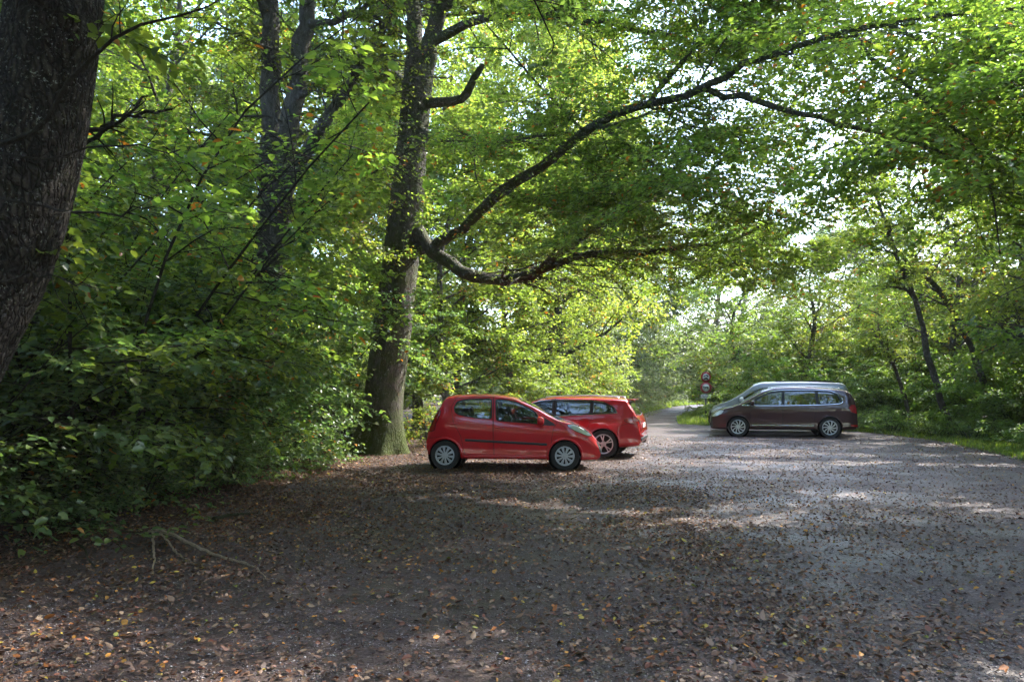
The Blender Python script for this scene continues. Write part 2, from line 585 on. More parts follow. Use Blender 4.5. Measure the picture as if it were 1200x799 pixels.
def scatter_litter():
    r = np.random.default_rng(21)
    n = 1000000
    # sample evenly in the picture's depth so that near ground gets most of the tries
    Y = 3.2 / (1 - r.random(n) * .90) ** .9
    X = (r.random(n) * 2 - 1) * (.72 * Y + 1.2)
    dens = 3.0 * np.ones(n)
    # tries per square metre at this Y
    u = 1 - (Y / 3.2) ** (-1 / .9)
    pdfY = (1 / .9) * (Y / 3.2) ** (-1 / .9 - 1) / 3.2 / .9
    per = n * pdfY / (2 * (.72 * Y + 1.2))
    ex = edge_x(Y)
    d = X - ex                                   # metres right of the wood's edge
    want = 190 + 560 * np.exp(-np.clip(d, 0, 99) / 2.2) + 240 * np.exp(-((X - .2) / 3.6) ** 2) * (Y < 14)
    want *= .35 + 1.3 * vnoise(X, Y, .9, 4) * (.5 + vnoise(X, Y, 3.1, 5))
    want *= np.clip(1.12 - X / 18, .62, 1)
    want *= np.where(vnoise(X, Y, .35, 15) > .55, .55, 1.0)          # barer wheel tracks
    want = np.where(d < 0, 520, want)
    right_edge = np.interp(Y, [p[1] for p in ROAD_R[:7]], [p[0] for p in ROAD_R[:7]])
    want += 130 * np.exp(-np.abs(X - right_edge) / .9) * (Y < 29)
    want = np.where((X > right_edge + .6) & (Y < 30), 25, want)
    want *= np.clip(1.25 - Y / 60, .15, 1)
    want *= 1.3 + .75 * np.clip(1.4 - Y / 14, 0, 1) * np.clip(1.6 - X / 5, 0, 1)
    keep = (r.random(n) < want / per) & (X < 16) & (X > -11) & (Y < 62)
    X, Y = X[keep], Y[keep]
    n = len(X)
    a = r.random(n) * 2 * np.pi
    D = np.c_[np.cos(a), np.sin(a), r.normal(0, .16, n)]
    N = np.c_[r.normal(0, .42, n), r.normal(0, .42, n), np.ones(n)]
    size = (.016 + .035 * r.random(n) ** 1.5) * np.where(r.random(n) < .05, 1.5, 1)
    P = np.c_[X, Y, .010 + r.random(n) * .016]
    V, Q = leaves_np(P, D, N, size, .66, r.normal(.08, .34, n)[:, None] * np.ones((1, 1)), True)
    V[:, 2] = np.maximum(V[:, 2], .006)
    o = link('fallen_leaves', mesh_np('fallen_leaves', V, [Q], [LITTER]))
    tag(o, 'brown, tan and orange fallen leaves strewn over the gravel and the forest floor', 'fallen leaves', kind='stuff')


def scatter_pebbles():
    r = np.random.default_rng(5)
    n = 60000
    Y = 3.2 / (1 - r.random(n) * .72)
    X = (r.random(n) * 2 - 1) * (.72 * Y + .6)
    k = (X > edge_x(Y) + .3) & (X < 10.5) & (vnoise(X, Y, 1.3, 9) + .5 * vnoise(X, Y, 5, 8) > .55)
    X, Y = X[k], Y[k]
    n = len(X)
    base = np.array([(1, 0, 0), (0, 1, 0), (-1, 0, 0), (0, -1, 0), (0, 0, .7), (0, 0, -.7)], float)
    V = base[None] * r.uniform(.6, 1.25, (n, 6, 1)) * (.0045 * np.exp(r.normal(0, .42, n)))[:, None, None]
    a = r.random(n) * 6.28
    c, s = np.cos(a)[:, None], np.sin(a)[:, None]
    V = np.stack([V[..., 0] * c - V[..., 1] * s, V[..., 0] * s + V[..., 1] * c, V[..., 2]], -1)
    V += np.c_[X, Y, np.full(n, .0065)][:, None]
    T = np.array([(0, 1, 4), (1, 2, 4), (2, 3, 4), (3, 0, 4), (1, 0, 5), (2, 1, 5), (3, 2, 5), (0, 3, 5)])
    Q = (np.arange(n)[:, None, None] * 6 + T[None]).reshape(-1, 3)
    t = NT('pebble')
    rnd = t.n('ShaderNodeNewGeometry').outputs['Random Per Island']
    c = t.ramp(rnd, [(0, (.05, .038, .036)), (.5, (.105, .085, .083)), (.85, (.18, .155, .152)), (1, (.32, .29, .28))])
    m = t.done(t.bsdf(c, .55, .5))
    o = link('gravel', mesh_np('gravel', V.reshape(-1, 3), [Q], [m]))
    tag(o, 'loose grey pebbles lying on the gravel surface', 'gravel', kind='stuff')


def grass():
    """Blades of grass and low herbs on the verges, one object."""
    r = np.random.default_rng(31)
    Ps, hs = [], []
    for poly, dens, h in ((STRIP, 260, .11), (ISLAND, 150, .20), (VERGE, 110, .22)):
        p = np.array(poly)
        lo, hi = p.min(0), p.max(0)
        lo[1] = max(lo[1], 8)
        n = int((hi - lo).prod() * dens)
        X, Y = r.uniform(lo[0], hi[0], n), r.uniform(lo[1], hi[1], n)
        k = inside(poly, X, Y) & (r.random(n) < .25 + vnoise(X, Y, .8, 77)) & (X < .74 * Y + 1) & (r.random(n) < 40 / np.maximum(Y, 40))
        X, Y = X[k], Y[k]
        Ps.append(np.c_[X, Y, np.zeros(len(X))])
        hs.append(h * r.uniform(.5, 1.5, len(X)) * (1 + .015 * np.maximum(Y - 25, 0)))
    P, h = np.concatenate(Ps), np.concatenate(hs)
    n = len(P)
    a = r.random(n) * 6.28
    lean = np.c_[np.cos(a), np.sin(a), np.zeros(n)] * (h * r.uniform(.15, .7, n))[:, None]
    w = np.c_[-np.sin(a), np.cos(a), np.zeros(n)] * (.007 * (1 + .02 * P[:, 1]))[:, None]
    top = P + lean + np.c_[np.zeros(n), np.zeros(n), h]
    mid = P + lean * .35 + np.c_[np.zeros(n), np.zeros(n), h * .6]
    V = np.stack([P - w, P + w, mid + w * .8, mid - w * .8, top], 1)
    i = np.arange(n)[:, None] * 5
    t = NT('grass_blade')
    rnd = t.n('ShaderNodeNewGeometry').outputs['Random Per Island']
    c = t.ramp(rnd, [(0, (.05, .085, .012)), (.6, (.085, .13, .018)), (1, (.14, .17, .03))])
    b = t.bsdf(c, .5, .35)
    tr = t.n('ShaderNodeBsdfTranslucent')
    t.l(t.mix(1.0, c, (3.4, 3.2, 1.8), 'MULTIPLY'), tr.inputs[0])
    mx = t.n('ShaderNodeMixShader'); mx.inputs[0].default_value = .4
    t.l(b.outputs[0], mx.inputs[1]); t.l(tr.outputs[0], mx.inputs[2])
    m = t.done(mx)
    me = mesh_np('grass', V.reshape(-1, 3), [i + np.array([0, 1, 2, 3]), i + np.array([3, 2, 4])], [m])
    tag(link('grass', me), 'short green grass growing on the verges beside the gravel', 'grass', kind='stuff')


scatter_litter()
scatter_pebbles()
grass()
# ================================================================ plants

def resample(P, rad, K):
    t = np.linspace(0, 1, len(P))
    tt = np.linspace(0, 1, K)
    return np.stack([np.interp(tt, t, P[:, i]) for i in range(3)], -1), np.interp(tt, t, rad)


def spawn(P, Rr, n, r, t0=.2, t1=1.0, ratio=.5, taper=.5, angle=50, roll=30, planar=True, flat=1.0, trop=(0, 0, 0), K=6, jit=.12, rscale=.6, absL=None, rmin=.0025):
    """n children on each of the N parent polylines P (N,K,3) with radii Rr (N,K)."""
    N, Kp, _ = P.shape
    t = t0 + (t1 - t0) * (np.arange(n)[None] + r.random((N, n))) / n
    f = np.clip(t, 0, .9999) * (Kp - 1)
    i = f.astype(int)
    u = (f - i)[..., None]
    rows = np.arange(N)[:, None]
    a, b = P[rows, i], P[rows, i + 1]
    pos = a + (b - a) * u
    tan = norm(b - a)
    rad = Rr[rows, i] * (1 - u[..., 0]) + Rr[rows, i + 1] * u[..., 0]
    up = np.array([0, 0, 1.0])
    side = norm(np.cross(tan, up) + 1e-6)
    oth = np.cross(side, tan)
    if planar:
        sg = np.where((np.arange(n)[None] + r.integers(0, 2, (N, 1))) % 2 == 0, 1.0, -1.0)
        ro = r.normal(0, R(roll), (N, n))
        perp = (side * np.cos(ro)[..., None] + oth * np.sin(ro)[..., None]) * sg[..., None]
    else:
        ro = r.random((N, n)) * 2 * np.pi
        perp = side * np.cos(ro)[..., None] + oth * np.sin(ro)[..., None]
    an = np.radians(angle + r.normal(0, 10, (N, n)))[..., None]
    d = tan * np.cos(an) + perp * np.sin(an)
    d[..., 2] *= flat
    d = norm(d)
    if absL is not None:
        L = absL * (1 - taper * t) * r.uniform(.65, 1.3, (N, n))
    else:
        plen = np.linalg.norm(np.diff(P, axis=1), axis=2).sum(1)[:, None]
        L = plen * ratio * (1 - taper * t) * r.uniform(.65, 1.3, (N, n))
    pos, d, L, rad = pos.reshape(-1, 3), d.reshape(-1, 3), L.ravel(), rad.ravel()
    M = len(pos)
    out = np.empty((M, K, 3))
    out[:, 0] = pos
    tr = np.asarray(trop, float)
    for k in range(1, K):
        d = norm(d + r.normal(0, jit, (M, 3)) + tr / (K - 1))
        out[:, k] = out[:, k - 1] + d * (L / (K - 1))[:, None]
    r0 = np.maximum(rad * rscale, rmin)
    rr = r0[:, None] * np.linspace(1, .25, K)[None] + rmin * .4
    return out, rr


def put_leaves(tw, n, size, r, flat=.45, spread=.03, droop=-.12, t0=.08, svar=.42):
    """n leaves along each twig, alternating left and right, blades roughly level."""
    M, K, _ = tw.shape
    t = t0 + (1.02 - t0) * (np.arange(n)[None] + r.random((M, n))) / n
    f = np.clip(t, 0, .999) * (K - 1)
    i = f.astype(int)
    u = (t * (K - 1) - i)[..., None]
    rows = np.arange(M)[:, None]
    a, b = tw[rows, i], tw[rows, i + 1]
    pos = a + (b - a) * u
    tan = norm(b - a)
    side = norm(np.cross(tan, np.array([0, 0, 1.0])) + 1e-6)
    sg = np.where(np.arange(n)[None] % 2 == 0, 1.0, -1.0)[..., None]
    D = tan * .55 + side * sg * r.uniform(.6, 1.1, (M, n, 1)) + r.normal(0, .25, (M, n, 3))
    D[..., 2] += droop
    N = np.array([0, 0, 1.0]) + r.normal(0, flat, (M, n, 3))
    pos = pos + r.normal(0, spread, (M, n, 3))
    S = size * r.uniform(1 - svar, 1 + svar, (M, n))
    return pos.reshape(-1, 3), D.reshape(-1, 3), N.reshape(-1, 3), S.ravel()


# gaps in the canopy through which the sun reaches the gravel: ellipses on the ground (x, y, rx, ry)
GAPS = []


def carve(P, r, keep=.0):
    """True for leaves that stay: those whose shadow does not fall into a sunlit patch of the gravel."""
    G = P[:, :2] - SUN_DIR[:2] / SUN_DIR[2] * P[:, 2:3]
    ok = np.ones(len(P), bool)
    w = np.c_[vnoise(G[:, 0], G[:, 1], 1.9, 41), vnoise(G[:, 0], G[:, 1], 2.3, 43)] - .5
    H = G + w * .9
    for x, y, rx, ry, z0 in GAPS:
        ok &= (((H[:, 0] - x) / rx) ** 2 + ((H[:, 1] - y) / ry) ** 2 > 1) | (P[:, 2] < z0)
    return ok | (r.random(len(P)) < keep)


# boughs and trunks that stand free of leaves towards the parking lot: rows of (px, py, half width px, distance)
CLEAR = []


def thin_out(P, r, prob=.93):
    """Thin the leaves that hang right in front of the main trunks, where the boughs are bare."""
    ok = np.ones(len(P), bool)
    Y = np.maximum(P[:, 1], .3)
    X, Z = CX + P[:, 0] / Y * F, HY - (P[:, 2] - EYE) / Y * F
    for rows in CLEAR:
        for (x0, y0, w0, d0), (x1, y1, w1, d1) in zip(rows[:-1], rows[1:]):
            dx, dy = x1 - x0, y1 - y0
            t = np.clip(((X - x0) * dx + (Z - y0) * dy) / (dx * dx + dy * dy), 0, 1)
            dist = np.hypot(X - x0 - t * dx, Z - y0 - t * dy)
            ok &= ~((dist < w0 + (w1 - w0) * t) & (Y < d0 + (d1 - d0) * t))
    return ok | (r.random(len(P)) > prob)


class Crown:
    """Gathers branches and leaves of one plant."""
    def __init__(s, seed):
        s.r = np.random.default_rng(seed)
        s.tv, s.tq, s.n = [], [], 0
        s.lv = []

    def tubes(s, P, rr, sides):
        V, Q = tubes_np(P, rr, sides)
        s.tv.append(V); s.tq.append(Q + s.n); s.n += len(V)

    def raw(s, V, Q):
        s.tv.append(V); s.tq.append(Q + s.n); s.n += len(V)

    def leaves(s, *a):
        s.lv.append(a)

    def branch_mesh(s, name, mat):
        return mesh_np(name, np.concatenate(s.tv), [np.concatenate(s.tq)], [mat], True)

    def leaf_mesh(s, name, mat, detail=True, width=.62, curl=.15, cut=False, origin=(0, 0, 0)):
        P, D, N, S = [np.concatenate([l[i] for l in s.lv]) for i in range(4)]
        if cut:
            k = carve(P + np.array(origin), s.r) & thin_out(P + np.array(origin), s.r)
            P, D, N, S = P[k], D[k], N[k], S[k]
        V, Q = leaves_np(P, D, N, S, width, curl, detail)
        return mesh_np(name, V, [Q], [mat])


def trunk_np(P, rad, sides=30, flare=.5, lobes=5, fl_h=.7, seed=0, rough=.05, rings=70):
    """Bark-rough trunk with buttressed root flare. Returns V, quads."""
    r = np.random.default_rng(seed)
    P, rad = smooth_path(np.c_[P, rad], rings)[:, :3], smooth_path(np.c_[P, rad], rings)[:, 3]
    a = np.arange(sides) / sides * 2 * np.pi
    z = P[:, 2] - P[0, 2]
    ph = r.uniform(0, 6.28, 6)
    fl = flare * np.exp(-z / fl_h)[:, None] * (.45 + .55 * np.clip(np.cos(lobes * a + ph[0])[None] * .7 + np.cos((lobes - 2) * a + ph[1])[None] * .5, -1, 1))
    bump = rough * (np.sin(3 * a + ph[2] + .7 * z[:, None]) * .5 + np.sin(7 * a + ph[3] - .4 * z[:, None]) * .35 + np.sin(2 * a + ph[4] + 1.9 * z[:, None]) * .4)
    bump = bump + rough * .5 * r.normal(0, 1, (rings, sides)) * .35
    V, Q = tube_np(P, np.ones(rings), sides)
    V = V.reshape(rings, sides, 3)
    V = P[:, None] + (V - P[:, None]) * (rad[:, None] * (1 + fl + bump))[..., None]
    return V.reshape(-1, 3), Q


def plant(name, label, cat, crown, leafmat, barkmat, loc=(0, 0, 0), rz=0, scale=1.0, group=None, trunk=None, detail=True, width=.62, cut=False, trunkname='trunk', stems='branches'):
    t = thing(name, label, cat, loc, rz, group, scale)
    if trunk is not None:
        link(trunkname, mesh_np(trunkname, trunk[0], [trunk[1]], [trunk[2] if len(trunk) > 2 else barkmat], True), t)
    if crown.n:
        link(stems, crown.branch_mesh(stems, barkmat), t)
    link('crown', crown.leaf_mesh('crown', leafmat, detail, width, cut=cut, origin=loc), t)
    return t


# ---------------------------------------------------------------- generators

def shrub(seed, h=3.6, spread=2.0, stems=9, leaf=.085, n2=9, n3=6, nl=9, lean=0.0, low=.12, flat=.4):
    """A multi-stemmed woodland shrub with arching, layered sprays."""
    c = Crown(seed)
    r = c.r
    K = 8
    az = np.arange(stems) / stems * 6.28 + r.normal(0, .3, stems)
    tl = r.uniform(.12, .75, stems)
    d = np.c_[np.cos(az) * tl, np.sin(az) * tl, np.ones(stems)]
    d = norm(d)
    P = np.empty((stems, K, 3))
    P[:, 0] = np.c_[np.cos(az), np.sin(az), 0 * az] * r.uniform(.05, .35, stems)[:, None]
    L = h * r.uniform(.75, 1.15, stems)
    for k in range(1, K):
        out = np.c_[np.cos(az), np.sin(az), np.full(stems, -.30)] * .16 * (k / K) * (spread / 2)
        d = norm(d + r.normal(0, .07, (stems, 3)) + out)
        P[:, k] = P[:, k - 1] + d * (L / (K - 1))[:, None]
    rr = (.007 + .0028 * L)[:, None] * np.linspace(1, .3, K)[None]
    c.tubes(P, rr, 6)
    p2, r2 = spawn(P, rr, n2, r, low, 1.0, taper=.45, absL=spread * .85, angle=62, planar=False, flat=.45, trop=(0, 0, -.25), K=6, jit=.13)
    c.tubes(p2, r2, 4)
    p3, r3 = spawn(p2, r2, n3, r, .15, 1.0, ratio=.42, taper=.35, angle=48, roll=22, flat=.55, trop=(0, 0, -.12), K=4, jit=.1, rmin=.0018)
    c.tubes(p3, r3, 3)
    c.leaves(*put_leaves(p3, nl, leaf, r, flat))
    c.leaves(*put_leaves(p2, nl, leaf, r, flat, t0=.4))
    return c


def broadleaf(seed, h=13.0, base=1.2, rad=3.6, limbs=26, leaf=.11, n2=8, n3=6, nl=8, tr=.16, shape=.55, flat=.5, droop=-.2):
    """A whole tree. Returns crown and trunk."""
    c = Crown(seed)
    r = c.r
    tp = np.array([(0, 0, -.1), (r.normal(0, .12), r.normal(0, .12), h * .25), (r.normal(0, .3), r.normal(0, .3), h * .55), (r.normal(0, .5), r.normal(0, .5), h * .8), (r.normal(0, .6), r.normal(0, .6), h * .97)])
    trad = np.array([tr, tr * .82, tr * .55, tr * .3, tr * .08])
    tP = smooth_path(np.c_[tp, trad], 16)
    c_tr = trunk_np(tp, trad, 14, .5, 4, .4, seed, .05, 26)
    z = np.linspace(0, 1, limbs) ** .9
    f = (base / h + z * (.97 - base / h))
    pos = np.stack([np.interp(f, np.linspace(0, 1, 16), tP[:, i]) for i in range(3)], -1)
    rd = np.interp(f, np.linspace(0, 1, 16), tP[:, 3])
    az = np.arange(limbs) * 2.4 + r.normal(0, .4, limbs)
    prof = np.sin(np.clip((z + .18) / 1.22, 0, 1) * np.pi) ** shape * (1 - .35 * z)
    L = rad * prof * r.uniform(.75, 1.2, limbs) + .4
    el = R(8) + z * R(50) + r.normal(0, .15, limbs)
    d = np.c_[np.cos(az) * np.cos(el), np.sin(az) * np.cos(el), np.sin(el)]
    K = 7
    P = np.empty((limbs, K, 3)); P[:, 0] = pos
    for k in range(1, K):
        d = norm(d + r.normal(0, .1, (limbs, 3)) + np.array([0, 0, .03]))
        P[:, k] = P[:, k - 1] + d * (L / (K - 1))[:, None]
    rr = np.maximum(rd * .5, .012)[:, None] * np.linspace(1, .2, K)
    c.tubes(P, rr, 5)
    p2, r2 = spawn(P, rr, n2, r, .2, 1.0, taper=.5, ratio=.55, angle=52, roll=40, flat=.75, trop=(0, 0, droop), K=5, jit=.14)
    c.tubes(p2, r2, 3)
    p3, r3 = spawn(p2, r2, n3, r, .1, 1.0, taper=.35, ratio=.55, angle=50, roll=35, flat=.75, trop=(0, 0, droop), K=4, jit=.14)
    c.leaves(*put_leaves(p3, nl, leaf, r, flat, spread=.06))
    c.leaves(*put_leaves(p2, nl, leaf, r, flat, spread=.06, t0=.3))
    return c, c_tr


def sprays(c, P, rr, r, n2, L2, n3, nl, leaf, t0=.1, flat=.42, ratio3=.42, angle=58, roll=30, trop=-.1, flatz=.55, keep=None):
    """Level foliage sprays growing from the given boughs (N,K,3)."""
    p2, r2 = spawn(P, rr, n2, r, t0, 1.0, taper=.35, absL=L2, angle=angle, roll=roll, flat=flatz, trop=(0, 0, trop), K=6, jit=.11)
    if keep is not None:
        k = keep(p2); p2, r2 = p2[k], r2[k]
    c.tubes(p2, r2, 4)
    p3, r3 = spawn(p2, r2, n3, r, .08, 1.0, taper=.4, ratio=ratio3, angle=48, roll=18, flat=.6, trop=(0, 0, trop * .6), K=5, jit=.1, rmin=.002)
    if keep is not None:
        k = keep(p3); p3, r3 = p3[k], r3[k]
    c.tubes(p3, r3, 3)
    c.leaves(*put_leaves(p3, nl, leaf, r, flat))
    c.leaves(*put_leaves(p2, nl, leaf, r, flat, t0=.35))
    return p2, r2
# ================================================================ the wood

def px_path(rows, base, n):
    """rows of (px, py, Y, radius in pixels) -> local points and radii in metres."""
    P = np.array([at(x, y, Y) for x, y, Y, _ in rows]) - base
    rad = np.array([w / F * Y for _, _, Y, w in rows])
    S = smooth_path(np.c_[P, rad], n)
    return S[:, :3], np.maximum(S[:, 3], .004)


def lit(px, py, Y, rx, ry):
    """Open a sun gap for the foliage seen at this place."""
    q = at(px, py, Y)
    g_ = q[:2] - SUN_DIR[:2] / SUN_DIR[2] * q[2]
    GAPS.append((g_[0], g_[1], rx, ry, q[2] + .6))


GAPS += [(x, y, a, b, 2.5) for x, y, a, b in [(-2.2, 11.9, .6, .26), (-1.1, 10.9, .6, .26), (.1, 10.1, .75, .28), (1.2, 9.3, .75, .26), (2.0, 8.7, .45, .18), (4.6, 16.4, 1.5, .42), (7.0, 16.0, 1.6, .45), (9.4, 15.4, 1.5, .4), (7.4, 18.0, 1.6, .35),
         (10.3, 18.0, 1.3, .35), (-2.4, 15.4, .6, .28), (4.8, 11.0, .5, .16), (12.2, 17.5, 1.2, .5), (9.4, 36, 1.4, 2.0), (11.5, 46, 2.2, 4), (10.5, 54, 2.5, 4), (8.0, 49, 1.6, 3), (15.5, 68, 3, 6), (13.8, 25.5, .9, 1.6), (13.6, 21.0, .8, 1.4)]]
for a_ in [(255, 45, 8.6, .9, .9), (235, 90, 11, 1.1, .9), (420, 120, 20, 1.2, 1.0), (225, 110, 8.4, .5, .5),
           (560, 360, 27, 1.6, 1.6), (640, 380, 31, 1.8, 1.6), (700, 350, 36, 2.0, 2.0), (760, 330, 44, 2.2, 2.2), (600, 250, 36, 2, 2), (700, 250, 44, 2, 2),
           (1100, 390, 27, 1.5, 1.3), (1165, 330, 25, 1.3, 1.2), (1000, 410, 33, 1.6, 1.5), (1075, 280, 29, 1.6, 1.5), (950, 385, 38, 1.8, 1.8), (880, 370, 42, 1.8, 1.8), (1180, 440, 22, 1.2, 1.0), (1040, 470, 28, 1.5, 1.2), (1110, 480, 25, 1.4, 1.1), (1160, 500, 21, 1.0, .8), (1000, 340, 36, 1.6, 1.5), (840, 400, 44, 2.0, 2.0), (1130, 250, 25, 1.3, 1.1), (1150, 150, 24, 1.6, 1.4), (1050, 200, 27, 1.4, 1.2)]:
    lit(*a_)
CLEAR += [[(445, 540, 34, 19), (452, 420, 25, 18.6)], [(470, 250, 20, 18.6), (487, 130, 20, 18.5), (492, 70, 22, 18.5), (484, 0, 14, 18.5)], [(494, 70, 20, 18.5), (517, 0, 15, 18.2)],
          [(492, 278, 12, 18), (522, 306, 13, 17.4), (585, 328, 13, 16.5), (640, 314, 9, 15.8), (700, 296, 5, 15)], [(545, 262, 9, 17.2), (590, 222, 9, 16.2), (650, 183, 8, 15), (700, 145, 8, 14.1), (830, 101, 7, 12.1), (955, 46, 5.5, 10.5), (1130, 15, 4.5, 9.2)],
          [(830, 104, 6, 12.2), (960, 139, 5, 10.8), (1110, 180, 4, 9.5)], [(1003, 42, 4, 10.1), (1060, 98, 4, 9.5), (1145, 176, 3, 8.7)], [(500, 120, 9, 18), (540, 116, 9, 18), (560, 82, 9, 17.8)],
          [(313, 330, 17, 17.7), (316, 200, 17, 17.7), (317, 0, 16, 17.6)], [(330, 250, 14, 17.5), (350, 80, 13, 17.4), (362, 0, 12, 17.3)], [(335, 230, 9, 17.3), (368, 162, 10, 17), (420, 78, 8, 16.6)],
          [(1110, 500, 7, 24.8), (1085, 400, 7, 24.6), (1052, 300, 6, 24.5), (1030, 240, 4, 24.5)], [(1165, 495, 7, 25.6), (1145, 425, 7, 25.6), (1092, 330, 6, 25.4), (1062, 306, 5, 25.2)], [(1068, 495, 5, 27), (1045, 425, 5, 27), (1022, 385, 4, 27)],
          [(30, 200, 62, 5.3), (70, 0, 52, 5.3)], [(-48, 400, 70, 5.3), (30, 200, 62, 5.3)]]

# ---------------------------------------------------------------- the big beech beside the cars
base = gnd(445, 531)
D0 = base[1]
beech = thing('beech_tree', 'huge old beech with a mossy trunk and long sweeping limbs behind the small red car', 'tree', base)
tp, tr = px_path([(443, 531, D0, 25), (447, 500, D0, 23.5), (455, 420, D0, 22), (468, 320, D0, 21.5), (476, 240, D0, 19.5), (484, 160, D0, 17.5), (490, 100, D0, 17), (493, 62, D0, 16)], base, 9)
tp[0, 2] = -.06
V, Q = trunk_np(tp, tr, 72, .85, 5, .5, 8, .045, 160)
link('trunk', mesh_np('trunk', V, [Q], [BARK_BEECH], True), beech)


def limb(rows, name='limb', n=14, sides=12, mat=BARK_BEECH, parent=beech, base=base, wob=.025, seed=0):
    P, rad = px_path(rows, base, n)
    if name == 'limb': rad = rad * .88
    r = np.random.default_rng(seed)
    P[1:-1] += r.normal(0, 1, (n - 2, 3)) * np.minimum(wob, rad[1:-1, None] * .5)
    V, Q = tube_np(P, rad * (1 + r.normal(0, .05, n)), sides)
    link(name, mesh_np(name, V, [Q], [mat], True), parent)
    return P, rad


limbs = []
limbs.append(limb([(491, 75, D0, 12), (486, 40, D0 + .1, 11), (484, 0, D0 + .2, 10), (478, -90, D0 + .4, 8), (462, -230, D0 + .8, 5), (450, -330, D0 + 1, 2)], seed=1))
limbs.append(limb([(498, 85, D0, 12), (508, 40, D0 - .2, 11), (517, 0, D0 - .4, 10), (528, -80, D0 - .8, 8.5), (560, -200, D0 - 1.6, 6), (575, -320, D0 - 2, 2)], seed=2))
limbs.append(limb([(478, 266, D0, 13.5), (497, 282, 18.2, 9.8), (522, 306, 17.7, 8.7), (552, 322, 17.2, 8), (585, 328, 16.8, 7.5), (618, 326, 16.4, 7), (640, 314, 16.1, 6.5), (668, 304, 15.6, 4.8), (710, 296, 15.0, 4), (760, 296, 14.4, 3.4), (812, 289, 13.8, 2.9), (860, 281, 13.3, 2.2), (898, 260, 12.9, 1)], seed=3, n=24))
limbs.append(limb([(632, 318, 16.2, 5), (668, 288, 15.6, 4.2), (712, 258, 15.2, 3.7), (752, 226, 14.8, 3.2), (800, 190, 14.2, 2.6), (868, 150, 13.4, 1.2)], seed=4))
limbs.append(limb([(480, 296, D0, 9), (515, 284, 18.0, 6.8), (553, 258, 17.3, 7), (590, 222, 16.4, 7), (650, 183, 15.2, 7), (700, 145, 14.3, 6.2), (760, 122, 13.3, 5.4), (830, 101, 12.3, 4.8), (880, 73, 11.6, 4.2), (955, 46, 10.7, 3.6), (1040, 28, 10.0, 3.1), (1130, 15, 9.4, 2.6), (1240, 6, 8.9, 1.6)], seed=5, n=30))
limbs.append(limb([(828, 104, 12.4, 4.2), (890, 119, 11.6, 3.8), (960, 139, 11, 3.4), (1040, 158, 10.3, 3), (1110, 180, 9.7, 2.4), (1190, 210, 9.2, 1)], seed=6, n=16))
limbs.append(limb([(1003, 42, 10.3, 3.2), (1022, 68, 10.0, 2.9), (1060, 98, 9.6, 2.6), (1105, 138, 9.2, 2.2), (1145, 176, 8.9, 1.8), (1165, 235, 8.7, 1.3), (1172, 300, 8.6, .6)], seed=7, n=14))
limbs.append(limb([(492, 118, D0, 8), (515, 121, D0 - .3, 6.5), (536, 118, D0 - .5, 6), (549, 104, D0 - .6, 5.5), (558, 90, D0 - .7, 5), (566, 76, D0 - .8, 3)], seed=8, n=10))
limbs.append(limb([(505, 50, D0 - .2, 7), (560, 22, 17.6, 5.5), (640, 20, 16.2, 4.4), (700, 28, 15.4, 3.8), (760, 36, 14.8, 3.2), (806, 50, 14.3, 1.5)], seed=9))
limbs.append(limb([(489, 150, D0, 8), (520, 168, 17.2, 5), (566, 172, 15.6, 4), (622, 160, 14.2, 3), (690, 158, 13, 1)], seed=10))
limbs.append(limb([(484, 190, D0, 7), (458, 182, 17.4, 4.5), (425, 190, 16.2, 3.2), (392, 214, 15.2, 1.2)], seed=11))
limbs.append(limb([(487, 110, D0, 8), (462, 88, 19.5, 5), (430, 74, 20.5, 4), (392, 70, 21.5, 1.5)], seed=12))
limbs.append(limb([(510, 20, D0 - .3, 7), (600, -60, 16.5, 5.5), (720, -110, 14.5, 4.6), (850, -140, 12.8, 3.8), (1010, -160, 11.2, 2.8), (1180, -170, 10, 1)], seed=13, n=16))
limbs.append(limb([(512, 10, D0 - .3, 7), (570, -90, 15.5, 5.6), (640, -190, 13, 4.8), (720, -310, 11, 3.6), (830, -480, 9.2, 1.5)], seed=14, n=16))
limbs.append(limb([(488, -10, D0 + .2, 7), (520, -120, 16, 5), (520, -260, 13, 4), (500, -460, 10.5, 1.5)], seed=15, n=14))
limbs.append(limb([(528, -80, D0 - .8, 6), (650, -150, 18.5, 5), (780, -180, 18.5, 4), (900, -190, 18, 1.5)], seed=16, n=14))
limbs.append(limb([(1040, 28, 10, 2.8), (1080, 50, 9.0, 2.3), (1130, 80, 8.2, 1.8), (1200, 110, 7.6, .9)], seed=17, n=10))
limbs.append(limb([(700, 145, 14.3, 4), (735, 170, 13.4, 3), (775, 205, 12.5, 2.3), (830, 235, 11.8, 1.6), (900, 262, 11.3, .8)], seed=18, n=10))
limbs.append(limb([(590, 222, 16.4, 4.5), (615, 236, 15.4, 3.2), (655, 243, 14.4, 2.4), (700, 240, 13.6, 1)], seed=19, n=10))
limbs.append(limb([(640, 20, 16.2, 4), (720, -30, 14.4, 3.6), (810, -34, 13, 3), (900, -24, 12, 2.4), (990, -30, 11.2, 1)], seed=21, n=12))
limbs.append(limb([(760, 122, 13.3, 4), (800, 70, 13.2, 3.2), (850, 30, 13, 2.4), (900, 0, 12.8, 1)], seed=22, n=10))
limbs.append(limb([(462, -230, D0 + .8, 5), (420, -330, 19, 4), (380, -420, 18, 1.5)], seed=20, n=10))

